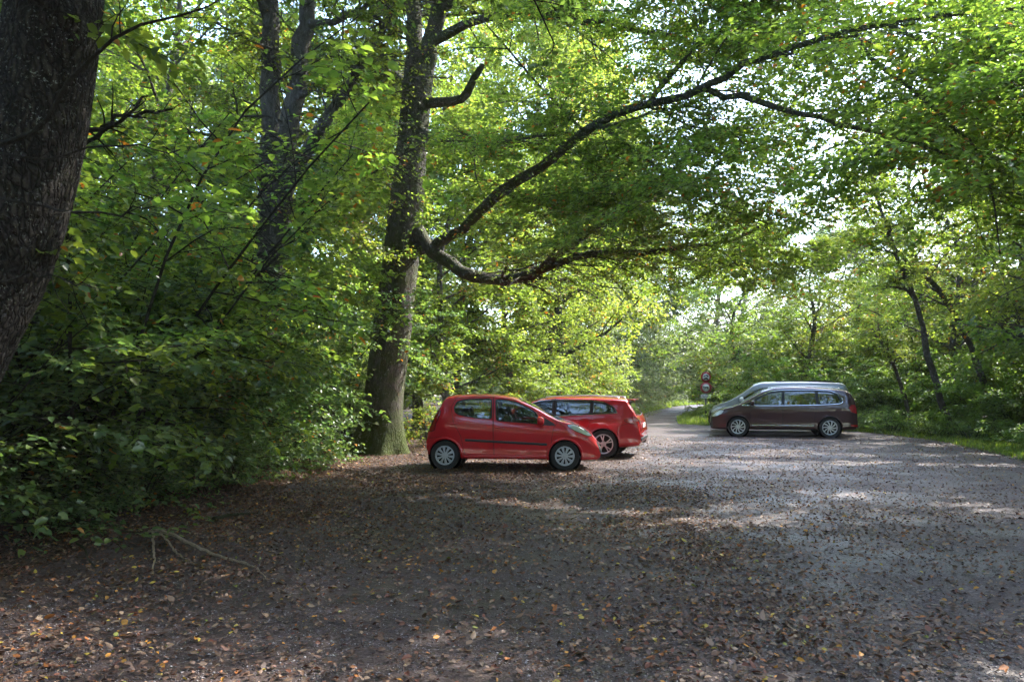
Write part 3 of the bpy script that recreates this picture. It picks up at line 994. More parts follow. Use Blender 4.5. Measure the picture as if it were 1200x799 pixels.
for k, (x, y, Y) in enumerate([(640, -330, 13.5), (760, -420, 14.5), (900, -330, 14.5), (420, -560, 12.5), (600, -700, 10.5), (980, -420, 13), (720, -650, 11.5), (250, -420, 14.5), (860, -640, 11), (1050, -250, 14), (330, -760, 10)]):  # unseen high limbs, added to shade the shrubs and foreground
    q0 = limbs[k % 2][0][8 + k % 3] + base
    q2 = at(x, y, Y)
    q1 = (q0 + q2) / 2 + [0, 0, 1.2]
    S_ = smooth_path(np.c_[np.array([q0, q1, q2]) - base, [.13, .075, .012]], 14)
    V, Q = tube_np(S_[:, :3], S_[:, 3], 10)
    link('limb', mesh_np('limb', V, [Q], [BARK_BEECH], True), beech)
    limbs.append((S_[:, :3], S_[:, 3]))

crown = Crown(101)
r = crown.r
LP = np.stack([resample(*l, 12)[0] for l in limbs])
LR = np.stack([resample(*l, 12)[1] for l in limbs])
keepers = [i for i in range(len(limbs)) if i != 7]
LPk, LRk = LP[keepers], LR[keepers]
b1, br1 = spawn(LPk, LRk, 13, r, .30, 1.0, taper=.45, absL=3.6, angle=48, roll=32, flat=.6, trop=(0, 0, -.10), K=8, jit=.10, rscale=.33)
def headroom(Q):
    """Boughs and twigs that stay well above the gravel and the cars."""
    W = Q + base
    lim = np.where(W[:, -1, 0] > -1.2, 2.9 + .03 * (18 - W[:, -1, 1]), 2.0)
    return W[..., 2].min(1) > lim


k_ = headroom(b1)
b1, br1 = b1[k_], br1[k_]
crown.tubes(b1, br1, 5)
sprays(crown, b1, br1, r, 9, 1.5, 9, 13, .064, t0=.06, keep=headroom)
LRk = LRk * .3
sprays(crown, LPk, LRk, r, 20, 1.4, 9, 14, .064, t0=.3, keep=headroom)
# short shoots and ivy-like leaf clumps on the trunk
tP, tR = resample(tp, tr, 12)
e1, er = spawn(tP[None, 2:], tR[None, 2:] * .05, 26, r, .12, .8, absL=.8, taper=.2, angle=72, planar=False, flat=.6, trop=(0, 0, -.15), K=5)
e1[:, 0] += (e1[:, 1] - e1[:, 0]) * .5
crown.tubes(e1, np.minimum(er, .008), 4)
sprays(crown, e1, np.minimum(er, .008), r, 6, .55, 3, 7, .065)
link('branches', crown.branch_mesh('branches', BARK_BEECH), beech)
link('crown', crown.leaf_mesh('crown', LEAF_BEECH, True, .62, cut=True, origin=base), beech)

# ---------------------------------------------------------------- the double-stemmed tree farther into the wood
bp = np.array([-5.75, 18.0, 0])
twin = thing('double_stemmed_tree', 'tall double-stemmed tree with a leaning side stem rising out of the undergrowth', 'tree', bp)


def tl(rows, nm, seed, **k): return limb(rows, nm, parent=twin, base=bp, mat=BARK_ASH, seed=seed, **k)


tl2 = []
tl2.append(tl([(316, 520, 18, 19), (312, 400, 18, 15), (312, 300, 18, 12.5), (316, 200, 18, 11.5), (318, 100, 18, 11), (316, 0, 18, 10), (310, -160, 18.2, 8), (305, -330, 18.4, 3)], 'trunk', 31, n=26, sides=16))
tl2.append(tl([(320, 330, 17.9, 13), (330, 240, 17.8, 11), (338, 160, 17.7, 11.5), (350, 80, 17.6, 10.5), (362, 0, 17.5, 9.5), (380, -120, 17.4, 7), (400, -300, 17.3, 3)], 'stem', 32, n=24, sides=16))
tl2.append(tl([(326, 262, 17.8, 8), (342, 212, 17.5, 7.5), (368, 162, 17.2, 7), (395, 120, 17, 6.2), (420, 78, 16.8, 4.5), (452, 30, 16.5, 3.6), (480, -40, 16.2, 2)], 'stem', 33, n=18))
tl2.append(tl([(346, 120, 17.6, 5), (374, 96, 17.2, 4.2), (410, 76, 16.8, 3.6), (450, 64, 16.5, 1.5)], 'limb', 34))
tl2.append(tl([(358, 30, 17.5, 5.5), (392, 24, 17.0, 4.5), (432, 8, 16.6, 3.6), (470, -20, 16.2, 2)], 'limb', 35))
tl2.append(tl([(312, 215, 18, 5), (286, 180, 17.2, 3.6), (250, 160, 16.4, 2.6), (200, 152, 15.6, 1)], 'limb', 36))
tl2.append(tl([(316, 20, 18, 6), (282, -30, 17.2, 4.5), (230, -70, 16.2, 3), (170, -90, 15.4, 1)], 'limb', 37))
tl2.append(tl([(334, 240, 17.8, 4), (360, 235, 17.4, 3), (390, 243, 17, 1)], 'limb', 38))
tl2.append(tl([(380, -120, 17.4, 5), (430, -190, 16.2, 4), (490, -230, 15.2, 1.5)], 'limb', 39))
tl2.append(tl([(308, -200, 18.2, 5), (250, -260, 17, 4), (180, -290, 16, 1.5)], 'limb', 40))
cr2 = Crown(102)
LP2 = np.stack([resample(*l, 12)[0] for l in tl2]); LR2 = np.stack([resample(*l, 12)[1] for l in tl2])
b, bb = spawn(LP2[2:], LR2[2:], 10, cr2.r, .2, 1.0, taper=.4, absL=2.6, angle=50, roll=45, flat=.7, trop=(0, 0, -.25), K=7, jit=.14)
b_, bb_ = spawn(LP2[:2], LR2[:2], 26, cr2.r, .34, 1.0, taper=.3, absL=2.6, angle=62, planar=False, flat=.6, trop=(0, 0, -.25), K=7, jit=.14)
for P_, R_ in ((b, bb), (b_, bb_)):
    R_ = np.minimum(R_, .025)
    cr2.tubes(P_, R_, 4)
    sprays(cr2, P_, R_, cr2.r, 7, 1.0, 6, 9, .075, trop=-.3, flat=.55)
link('branches', cr2.branch_mesh('branches', BARK_ASH), twin)
link('crown', cr2.leaf_mesh('crown', LEAF_BEECH, True, .6, cut=True, origin=bp), twin)

# ---------------------------------------------------------------- the near leaning trunk at the picture's edge
nb = at(-158, 700, 5.6); nb[2] = 0
near = thing('leaning_tree', 'thick dark leaning trunk with pale lichen flecks closest to the camera', 'tree', nb)
np_, nr_ = px_path([(-170, 712, 5.6, 78), (-138, 600, 5.6, 70), (-100, 490, 5.6, 66), (-62, 400, 5.6, 64), (-10, 300, 5.6, 61), (26, 200, 5.6, 56), (50, 100, 5.6, 52), (66, 0, 5.6, 49), (78, -110, 5.6, 46), (84, -300, 5.6, 40), (80, -560, 5.7, 32), (66, -860, 5.9, 22), (60, -1200, 6.2, 8)], nb, 16)
np_[0, 2] = -.05
V, Q = trunk_np(np_, nr_, 90, .3, 6, .5, 9, .035, 420)
link('trunk', mesh_np('trunk', V, [Q], [BARK_NEAR], True), near)
cn = Crown(103)
NP, NR = resample(np_, nr_, 14)
# big boughs above the frame
bg, bgr = spawn(NP[None, 6:], NR[None, 6:], 13, cn.r, .18, .98, taper=.45, absL=7.0, angle=66, planar=False, flat=.35, trop=(0, 0, .12), K=10, jit=.1, rscale=.35)
cn.tubes(bg, bgr, 8)
b, bb = spawn(bg, bgr, 9, cn.r, .15, 1.0, taper=.4, absL=2.6, angle=50, roll=30, flat=.6, trop=(0, 0, -.1), K=6)
cn.tubes(b, bb, 4)
sprays(cn, b, bb, cn.r, 7, 1.1, 6, 9, .085, flat=.45)
# bare, half-dead twigs that cross in front of the trunk
for k, rows in enumerate([[(-40, 190, 5.2, 3.5), (40, 150, 5.0, 3), (90, 85, 4.9, 2.4), (150, 40, 4.8, 1.8), (235, 8, 4.7, 1), (290, -12, 4.7, .5)],
                          [(60, 60, 5.4, 2), (50, 20, 5.1, 1.6), (36, -20, 5.0, 1)],
                          [(-20, 230, 5.0, 2), (60, 243, 4.9, 1.7), (140, 250, 4.8, 1.2), (178, 240, 4.8, .6)],
                          [(-30, 190, 5.0, 1.6), (70, 182, 4.9, 1.4), (150, 172, 4.8, 1.0), (214, 178, 4.8, .5)],
                          [(95, 172, 6.5, 2.6), (125, 150, 6.6, 2.4), (165, 132, 6.7, 2), (205, 128, 6.8, 1)],
                          [(90, 165, 6.6, 3), (110, 150, 6.8, 3), (140, 138, 7, 2.2), (178, 108, 7.2, 1)],
                          [(-20, 330, 4.9, 1.3), (50, 322, 4.8, 1.2), (110, 336, 4.8, .7)]]):
    P_, R_ = px_path(rows, nb, 12)
    P_[1:] += cn.r.normal(0, .018, (11, 3))
    V, Q = tube_np(P_, R_, 6); cn.raw(V, Q)
    s1, sr = spawn(P_[None], R_[None], 9, cn.r, .2, 1, absL=.34, taper=.3, angle=45, roll=40, K=5, jit=.16, rmin=.0012)
    cn.tubes(s1, sr, 3)
    cn.leaves(*put_leaves(s1[::3], 2, .07, cn.r, .5))
link('branches', cn.branch_mesh('branches', TWIG), near)
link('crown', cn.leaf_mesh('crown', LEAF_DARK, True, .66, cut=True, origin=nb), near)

# ---------------------------------------------------------------- template shrubs and trees
SH = [shrub(11, 3.7, 2.1, 10, .088, 12, 8, 12), shrub(12, 3.0, 2.2, 9, .080, 12, 8, 12), shrub(13, 6.0, 2.3, 8, .086, 15, 8, 12, low=.22), shrub(14, 1.15, .95, 9, .062, 7, 5, 8, flat=.5)]
SH_ME = [(s.branch_mesh('stems', TWIG), s.leaf_mesh('crown', LEAF_HAZEL, True, w)) for s, w in zip(SH, (.74, .7, .72, .6))]
TR = [broadleaf(21, 13.5, 1.0, 3.9, 32, .125, 11, 8, 12, .17), broadleaf(22, 12.0, .7, 3.5, 30, .115, 11, 8, 12, .14, .45), broadleaf(23, 15.5, 2.6, 3.7, 30, .12, 11, 8, 12, .2, .6)]
TR_ME = [(mesh_np('trunk', t[0], [t[1]], [BARK_ASH], True), s.branch_mesh('branches', BARK_THIN), s.leaf_mesh('crown', LEAF_BRIGHT, False, .64)) for s, t in TR]


def set_mat(o, m):
    o.material_slots[0].link = 'OBJECT'
    o.material_slots[0].material = m


def put_shrub(k, x, y, rz, sc, label, mat=LEAF_HAZEL, group='woodland shrubs', name='woodland_shrub'):
    t = thing(name, label, 'shrub', (x, y, 0), rz, group, sc)
    link('stems', SH_ME[k][0], t)
    set_mat(link('crown', SH_ME[k][1], t), mat)
    return t


def put_tree(k, x, y, rz, sc, label, mat=LEAF_BRIGHT, group='woodland trees', name='broadleaf_tree'):
    t = thing(name, label, 'tree', (x, y, 0), rz, group, sc)
    link('trunk', TR_ME[k][0], t)
    link('branches', TR_ME[k][1], t)
    set_mat(link('crown', TR_ME[k][2], t), mat)
    return t


def put_carved(src, me, mat, name, label, cat, x, y, rz, sc, group, detail, width, parts):
    """Like put_shrub / put_tree, with a crown of its own that leaves the sun gaps open."""
    sc = sc if isinstance(sc, tuple) else (sc,) * 3
    t = thing(name, label, cat, (x, y, 0), rz, group, sc)
    for nm, m_ in parts: link(nm, m_, t)
    P, D, N, S = [np.concatenate([l[i] for l in src.lv]) for i in range(4)]
    c_, s_ = math.cos(rz), math.sin(rz)
    Pw = P * np.array(sc)
    Pw = np.c_[Pw[:, 0] * c_ - Pw[:, 1] * s_ + x, Pw[:, 0] * s_ + Pw[:, 1] * c_ + y, Pw[:, 2]]
    k = carve(Pw, src.r) & thin_out(Pw, src.r)
    V, Q = leaves_np(P[k], D[k], N[k], S[k], width, .15, detail)
    link('crown', mesh_np('crown', V, [Q], [mat]), t)
    return t


def put_tall(k, x, y, rz, sc, label, mat=LEAF_BRIGHT, group='woodland trees', name='broadleaf_tree'):
    return put_carved(TR[k][0], None, mat, name, label, 'tree', x, y, rz, sc, group, False, .64, (('trunk', TR_ME[k][0]), ('branches', TR_ME[k][1])))


# the wood's edge beside the lot, near to far
for a in [
    (1, -5.9, 7.2, .3, (1.0, 1.0, .95), 'low dark shrub with broad leaves beneath the near leaning trunk'),
    (0, -6.1, 9.0, 1.9, (1.0, 1.0, 1.0), 'dark green hazel shrub just beyond the near leaning trunk, above the fallen branch'),
    (1, -5.7, 10.9, 3.1, (1.05, 1.05, 1.05), 'dense broad-leaved shrub overhanging the leaf litter behind the fallen branch'),
    (0, -6.2, 12.6, 4.4, (1.1, 1.1, 1.15), 'arching shrub with bare pale stems at its foot, midway along the wood edge'),
    (1, -5.6, 14.4, 5.2, (1.1, 1.1, 1.2), 'spreading shrub whose flat sprays reach out towards the old beech trunk'),
    (0, -5.6, 16.6, .9, (1.05, 1.05, 1.1), 'shaded shrub crowding the near side of the old beech trunk'),
    (1, -4.9, 20.6, 2.2, (1.0, 1.0, .95), 'gloomy low shrub standing behind the foot of the old beech'),
]: put_shrub(*a[:5], a[5])
for a in [
    (2, -8.3, 10.4, .4, 1.0, 'tall slender shrub deep in shade behind the near leaning trunk'),
    (2, -7.9, 13.2, 2.0, 1.05, 'tall hazel shrub in front of the double-stemmed tree, its top catching light', LEAF_BEECH),
    (2, -8.6, 16.2, 3.3, 1.15, 'tall leafy shrub seen between the leaning trunk and the double-stemmed tree', LEAF_BEECH),
    (2, -5.9, 10.4, 5.1, 1.1, 'tall leafy hazel between the near leaning trunk and the double-stemmed tree', LEAF_BEECH),
    (2, -7.2, 12.0, .8, 1.35, 'tallest hazel of the wood edge, its leaves glowing green', LEAF_BEECH),
    (2, -6.9, 15.6, 4.1, .92, 'upright leafy shrub hiding the foot of the double-stemmed tree'),
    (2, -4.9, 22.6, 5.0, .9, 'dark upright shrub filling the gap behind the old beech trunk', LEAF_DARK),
    (2, -7.4, 20.8, 1.3, 1.1, 'tall shrub behind the double-stemmed tree', LEAF_BRIGHT),
]: put_carved(SH[2], None, (a[6:7] or [LEAF_HAZEL])[0], 'tall_shrub', a[5], 'shrub', *a[1:5], 'tall shrubs inside the wood', True, .72, (('stems', SH_ME[2][0]),))
put_carved(SH[2], None, LEAF_BEECH, 'tall_shrub', 'tall hazel with bright sunlit leaves in its top, beside the near leaning trunk', 'shrub', -5.0, 8.6, 2.7, (1.0, 1.0, 1.12), 'tall shrubs inside the wood', True, .72, (('stems', SH_ME[2][0]),))

for k, (x, y, s, lab) in enumerate([
    (-5.05, 8.0, .62, 'small broad-leaved seedling in the leaf litter below the near leaning trunk'),
    (-4.75, 9.3, .75, 'knee-high plant at the foot of the hazel shrub above the fallen branch'),
    (-4.5, 11.2, .8, 'low bluish-green undergrowth plant beyond the fallen branch'),
    (-4.45, 12.9, .85, 'low undergrowth plant beside the bare pale stems'),
    (-4.3, 15.0, .95, 'low fern-like plant on the litter short of the old beech'),
    (-2.2, 20.6, 1.1, 'bright low bush between the old beech and the small red car'),
    (-1.0, 22.3, 1.4, 'bright leafy bush directly behind the tail of the small red car')]):
    put_shrub(3, x, y, k * 1.3, (s, s, s * .9), lab, LEAF_HAZEL if k < 5 else LEAF_BEECH, 'low plants at the wood edge', 'low_plant')

for k, (x, y, sc, lab, m_) in enumerate([
    (-10.4, 17.6, 1.35, 'tall backlit thicket behind the hazels, nearer the leaning trunk', LEAF_BEECH),
    (-8.9, 21.8, 1.3, 'tall backlit thicket just behind the double stems', LEAF_BEECH),
    (-13.0, 20.6, 1.4, 'tall thicket deep in the wood toward the picture edge', LEAF_BEECH),
    (-10.8, 25.5, 1.5, 'tall pale thicket deep in the wood behind the double stems', LEAF_BEECH),
    (-6.2, 25.0, 1.2, 'tall thicket between double stems and old beech, far back', LEAF_BEECH),
    (-15.8, 27.0, 1.6, 'farthest tall thicket seen past the leaning trunk', LEAF_BRIGHT)]):
    put_shrub(2, x, y, k * 1.1, sc, lab, m_, 'thickets inside the wood', 'thicket')

# trees inside the wood, behind the shrubs
for a in [
    (0, -11.5, 15.5, .2, .95, 'leafy tree in the wood behind the near leaning trunk', LEAF_BEECH),
    (2, -10.2, 20.5, 1.2, 1.0, 'sunlit yellowish tree in the wood between leaning trunk and double stems', LEAF_BEECH),
    (1, -13.6, 24.5, 2.3, 1.2, 'tall pale tree deep in the wood beyond the leaning trunk', LEAF_BEECH),
    (2, -8.2, 26.5, 3.1, 1.0, 'leafy tree deep in the wood directly behind the double stems', LEAF_BEECH),
    (0, -12.5, 32.0, 4.0, 1.2, 'distant tree deep in the wood, far behind the double stems', LEAF_GREY),
    (1, -5.2, 27.5, 5.0, 1.0, 'leafy tree behind the old beech trunk, beside its leaning fork', LEAF_BEECH),
    (0, -19.0, 28.0, .7, 1.2, 'distant broad tree at the far side of the wood behind the leaning trunk', LEAF_GREY),
    (1, -6.5, 37.0, 1.4, 1.1, 'far tree whose top shows under the sky gap between beech and double stems', LEAF_GREY),
    (0, -20.0, 40.0, .7, 1.4, 'farthest pale tree of the wood, glimpsed through leaves beside the double stems', LEAF_GREY),
]: put_tree(*a[:6], a[6], group='trees inside the wood')

# the leafy wall along the far side of the road
for a in [
    (0, -2.2, 25.6, 2.0, (.9, .9, .80), 'bushy green tree behind the roof of the small red car', LEAF_BEECH),
    (1, .0, 30.0, .4, (1.0, 1.0, .85), 'bushy green tree behind the gap between the two red cars', LEAF_BRIGHT),
    (0, 1.8, 35.5, 3.0, (1.0, 1.0, .90), 'bushy tree behind the roof of the red estate car', LEAF_BRIGHT),
    (2, -2.5, 34.0, 1.0, 1.0, 'tall tree rising above the roadside bushes behind the small red car', LEAF_BRIGHT),
    (1, 4.0, 42.5, 5.2, (1.0, 1.0, .9), 'bushy tree over the boot of the red estate car', LEAF_GREY),
    (0, 6.2, 50.0, 1.7, (1.0, 1.0, .9), 'greyish roadside tree where the road begins to bend', LEAF_GREY),
    (1, 9.6, 62.0, .9, (1.1, 1.1, .85), 'hazy blue-green tree at the bend of the road', LEAF_GREY),
    (1, 13.5, 72.0, 3.7, (1.5, 1.5, 1.35), 'pale hazy tree rising behind the bend, left of the road signs', LEAF_GREY),
    (0, 21.5, 66.0, 1.2, (1.6, 1.6, 1.2), 'pale hazy tree far behind the road signs', LEAF_GREY),
    (1, 27.0, 64.0, .2, (1.6, 1.6, 1.25), 'pale hazy tree far behind the silver van roof', LEAF_GREY),
    (0, 15.0, 86.0, 2.9, (1.4, 1.4, 1.0), 'farthest hazy tree closing the view at the end of the road', LEAF_GREY),
    (2, 1.5, 52.0, 4.4, 1.1, 'tall tree towering behind the roadside trees left of the bend', LEAF_GREY),
    (2, .5, 37.5, 2.4, (1.35, 1.35, 1.5), 'very tall tree behind the beech, above the two red cars', LEAF_BRIGHT),
    (0, 5.2, 47.0, 5.5, (1.5, 1.5, 1.7), 'very tall tree behind the lowest sweeping limb of the beech', LEAF_BRIGHT),
    (1, 10.2, 70.0, 5.5, (1.7, 1.7, 1.75), 'tall hazy tree over the bend of the road', LEAF_GREY),
    (0, -3.8, 30.0, 3.3, (1.2, 1.2, 1.55), 'very tall tree filling the space right of the old beech trunk', LEAF_BRIGHT),
    (0, 2.2, 32.5, 1.1, (1.1, 1.1, 1.6), 'very tall tree behind the dead stub of the old beech', LEAF_BRIGHT),
    (1, 7.8, 56.0, 1.9, (1.6, 1.6, 1.9), 'very tall pale tree where the sweeping limbs of the beech cross', LEAF_GREY),
    (2, -7.5, 46.0, 3.9, (1.4, 1.4, 1.4), 'tall tree far behind the old beech trunk', LEAF_GREY),
]: put_tree(*a[:6], a[6], group='trees along the far roadside')
for k, (kk, x, y, s, lab, m) in enumerate([
    (1, 1.0, 26.8, 1.0, 'rounded roadside bush right behind the windscreen of the small red car', LEAF_BEECH),
    (1, 3.2, 33.0, 1.0, 'rounded roadside bush behind the rear window of the red estate car', LEAF_BEECH),
    (0, 5.5, 41.0, .9, 'pale roadside bush beyond the rear corner of the red estate car', LEAF_GREY),
    (1, 8.0, 53.0, 1.0, 'low pale bush on the grassy verge before the bend', LEAF_GREY),
    (0, 12.3, 68.0, 1.1, 'bluish bush where the road disappears', LEAF_GREY),
    (1, 16.6, 79.0, 1.3, 'pale bush on the outer verge of the road bend', LEAF_GREY),
    (0, 22.0, 98.0, 2.0, 'tiny distant bush at the far end of the road', LEAF_GREY)]):
    put_shrub(kk, x, y, k * 2.1, s, lab, m, 'bushes along the far roadside', 'roadside_bush')

# behind the vans and along the right-hand verge
for a in [
    (1, 13.0, 43.0, .5, (1.1, 1.1, .88), 'tree with low boughs hanging over the two round road signs', LEAF_BEECH),
    (0, 14.8, 37.2, 2.5, (1.0, 1.0, .66), 'tree directly behind the roof of the brown van', LEAF_BRIGHT),
    (1, 18.6, 38.5, 4.1, (1.1, 1.1, .76), 'tree behind the tail of the brown van', LEAF_BRIGHT),
    (0, 20.5, 31.5, .3, (1.1, 1.1, .80), 'sunny yellow-green tree between the brown van and the leaning saplings', LEAF_BRIGHT),
    (2, 20.2, 25.6, 1.9, 1.0, 'tall dense tree behind the two leaning saplings', LEAF_BRIGHT),
    (1, 18.2, 20.4, 3.6, 1.0, 'dark leafy tree at the verge where the grass strip leaves the picture', LEAF_BEECH),
    (0, 26.0, 36.0, 5.1, 1.0, 'sunlit tree far behind the leaning saplings', LEAF_BRIGHT),
    (2, 22.5, 48.0, .9, (1.4, 1.4, .80), 'pale distant tree seen above the brown van', LEAF_GREY),
    (0, 15.5, 56.0, 2.2, (1.5, 1.5, 1.15), 'pale distant tree seen above the round road signs', LEAF_GREY),
    (1, 32.0, 55.0, 2.8, (1.4, 1.4, .85), 'hazy distant tree seen above the tail of the brown van', LEAF_GREY),
    (2, 24.5, 19.5, 2.6, 1.15, 'tallest tree at the verge, its crown filling the upper corner of the view', LEAF_BRIGHT),
    (0, 27.0, 27.0, 3.3, 1.1, 'bright tree deep in the verge wood behind the tallest one', LEAF_BRIGHT),
    (0, 15.2, 14.2, 1.3, 1.05, 'tree beside the lot just outside the view, first past the grass strip', LEAF_BEECH),
    (1, 15.6, 8.6, 2.2, 1.2, 'tree beside the lot level with the fallen branch, outside the view', LEAF_BEECH),
    (2, 16.2, 2.5, .4, 1.05, 'tree beside the lot nearest the camera, outside the view', LEAF_BEECH),
    (1, 17.6, 29.8, 2.9, (1.0, 1.0, 1.1), 'yellow-green tree right behind the crooked leaning sapling', LEAF_BRIGHT),
    (0, 23.4, 33.5, 4.6, 1.1, 'bright tree deep behind the thin grey sapling', LEAF_BRIGHT),
    (1, 17.8, 24.0, 5.9, 1.0, 'leafy tree behind the outer end of the grass strip', LEAF_BRIGHT),
    (2, 18.6, 27.2, 1.1, (1.15, 1.15, 1.15), 'high-crowned tree rising behind the first leaning sapling', LEAF_BRIGHT),
    (2, 16.6, 20.8, 3.0, 1.15, 'high-crowned tree at the outer end of the grass strip', LEAF_BEECH),
    (2, 20.5, 36.5, 5.0, (1.2, 1.2, 1.0), 'high-crowned tree deep behind the tail of the brown van', LEAF_BRIGHT),
    (0, 22.5, 22.5, 5.0, 1.35, 'massive tree in the second row of the verge wood', LEAF_BEECH),
    (0, 21.5, 12.0, .9, 1.3, 'tall tree of the second row outside the view', LEAF_BEECH),
    (1, 22.5, 4.5, 5.3, 1.35, 'tall tree of the second row nearest the camera', LEAF_BEECH),
    (2, -6.5, -2.5, .9, 1.15, 'unseen tree added for shade at the wood edge behind the camera, beyond the leaning trunk', LEAF_BEECH),  # three unseen trees from here, added to keep skylight off the foreground
    (0, .5, -7.0, 2.9, 1.15, 'unseen tree added for shade straight behind the camera', LEAF_BEECH),
    (2, 8.5, -6.0, 4.9, 1.2, 'unseen tree added for shade behind the camera on the open side of the lot', LEAF_BEECH),
]: put_tall(*a[:6], a[6], group='trees behind the vans and the verge')
for k, (kk, x, y, s, lab, m) in enumerate([
    (1, 11.6, 34.5, .95, 'rounded green bush between the road signs and the silver van', LEAF_BEECH),
    (1, 15.6, 31.5, 1.0, 'bright bush touching the tail of the brown van', LEAF_HERB),
    (0, 13.9, 34.0, 1.0, 'broad bush behind the roof of the silver van', LEAF_HERB),
    (1, 14.0, 40.5, 1.5, 'tall rounded bush right behind the two road signs', LEAF_BEECH),
    (0, 18.2, 34.5, 1.25, 'sunny bush filling the gap behind the tail of the brown van', LEAF_HERB),
    (1, 20.5, 28.5, 1.4, 'large bush between the thin grey sapling and the leaning ones', LEAF_HERB),
    (0, 21.0, 23.5, 1.3, 'large bush deep behind the second leaning sapling', LEAF_BEECH),
    (0, 15.2, 46.5, 1.9, 'tall billowing bush behind the upper road sign', LEAF_GREY),
    (0, 17.2, 42.0, 1.9, 'tall billowing bush over the windscreen of the brown van', LEAF_HERB),
    (1, 19.6, 44.5, 2.5, 'tall billowing bush over the middle of the brown van roof', LEAF_HERB),
    (0, 23.2, 40.5, 2.1, 'tall billowing bush beyond the tail of the brown van', LEAF_HERB),
    (1, 28.0, 43.0, 2.8, 'tall billowing bush glimpsed between the saplings, far back', LEAF_HERB),
    (0, 18.6, 54.5, 2.5, 'highest billowing bush closing the sky gap over the road signs', LEAF_GREY),
    (1, 19.0, 57.0, 2.6, 'pale billowing bush at the inside of the road bend', LEAF_GREY),
    (0, 17.0, 28.2, .95, 'leafy bush around the foot of the thin grey sapling', LEAF_HERB),
    (1, 18.0, 24.6, 1.0, 'shaded bush between the feet of the two leaning saplings', LEAF_HERB),
    (0, 16.6, 21.0, .9, 'dark bush beyond the grass strip, past the leaning saplings', LEAF_HERB),
    (1, 15.4, 17.6, .85, 'dark bush at the outer end of the grass strip', LEAF_BEECH),
    (1, 15.6, 29.4, .8, 'low bright bush between the brown van bumper and the thin grey sapling', LEAF_HERB),
    (0, 17.2, 26.2, .9, 'bright bush right behind the first leaning sapling', LEAF_HERB),
    (1, 16.4, 23.2, .85, 'bright bush beyond the second leaning sapling, at the verge', LEAF_HERB),
    (0, 17.6, 19.0, .95, 'tall-stemmed bush closing the verge where the picture ends', LEAF_HERB)]):
    put_shrub(kk, x, y, k * 1.7 + .4, s, lab, m, 'bushes beside the grass strip', 'verge_bush')
for k, (x, y, s, lab) in enumerate([
    (14.1, 27.6, 1.0, 'bright nettle-like clump at the foot of the thin grey sapling'),
    (15.0, 26.0, 1.1, 'bright leafy clump on the grass strip before the first leaning sapling'),
    (14.6, 23.6, .9, 'leafy clump on the grass strip at the foot of the first leaning sapling'),
    (14.6, 21.4, .85, 'leafy clump on the grass strip past the second leaning sapling'),
    (13.6, 18.6, .8, 'low weeds at the outer end of the grass strip'),
    (14.2, 25.0, .8, 'small nettle clump on the grass strip between the two leaning saplings and the gravel'),
    (13.9, 29.4, 1.15, 'tall bright weeds beside the rear bumper of the brown van'),
    (12.9, 16.6, .7, 'small weeds where the grass strip runs out of view'),
    (10.6, 38.6, 1.0, 'leafy weeds around the foot of the sign post')]):
    put_shrub(3, x, y, k * 2.3, (s, s, s * .75), lab, LEAF_HERB, 'herb clumps on the verge', 'herb_clump')


def thin_tree(name, label, rows, seed, nb=12, L=1.9, leafmat=LEAF_BRIGHT, t0=.45):
    b0 = at(*rows[0][:3]); b0[2] = 0
    P, rad = px_path(rows, b0, 22)
    rad = rad * .72
    P[0, 2] = -.05
    c = Crown(seed)
    P[2:] += c.r.normal(0, .02, (20, 3))
    V, Q = tube_np(P, rad * (1 + c.r.normal(0, .06, 22)), 10)
    PP, RR = resample(P, rad, 12)
    b, bb = spawn(PP[None], RR[None], nb, c.r, t0, 1.0, absL=L, taper=.4, angle=55, planar=False, flat=.6, trop=(0, 0, -.1), K=6)
    c.tubes(b, bb, 4)
    sprays(c, b, bb, c.r, 7, .9, 6, 9, .085)
    return plant(name, label, 'tree', c, leafmat, BARK_THIN, b0, 0, 1, 'leaning saplings on the verge', (V, Q))


thin_tree('leaning_sapling', 'thin dark leaning sapling nearer the brown van', [(1117, 512, 25, 6), (1100, 460, 25, 5.2), (1085, 400, 25, 4.6), (1070, 345, 25, 4), (1052, 300, 25, 3.2), (1030, 240, 25, 2.4), (1010, 170, 25, 1)], 301)
thin_tree('leaning_sapling', 'thin crooked leaning sapling farther from the brown van', [(1172, 508, 26, 6), (1158, 470, 26, 5.4), (1145, 425, 26, 5), (1120, 370, 26, 4.4), (1092, 330, 26, 3.8), (1062, 306, 25.6, 3), (1040, 280, 25.3, 2), (1015, 250, 25, 1)], 302)
thin_tree('leaning_sapling', 'thin pale grey sapling with a forked top beside the tail of the brown van', [(1070, 505, 27.5, 3.5), (1060, 465, 27.5, 3), (1045, 425, 27.5, 2.6), (1036, 405, 27.5, 2.2), (1022, 385, 27.5, 1.2)], 303, 9, 1.5)

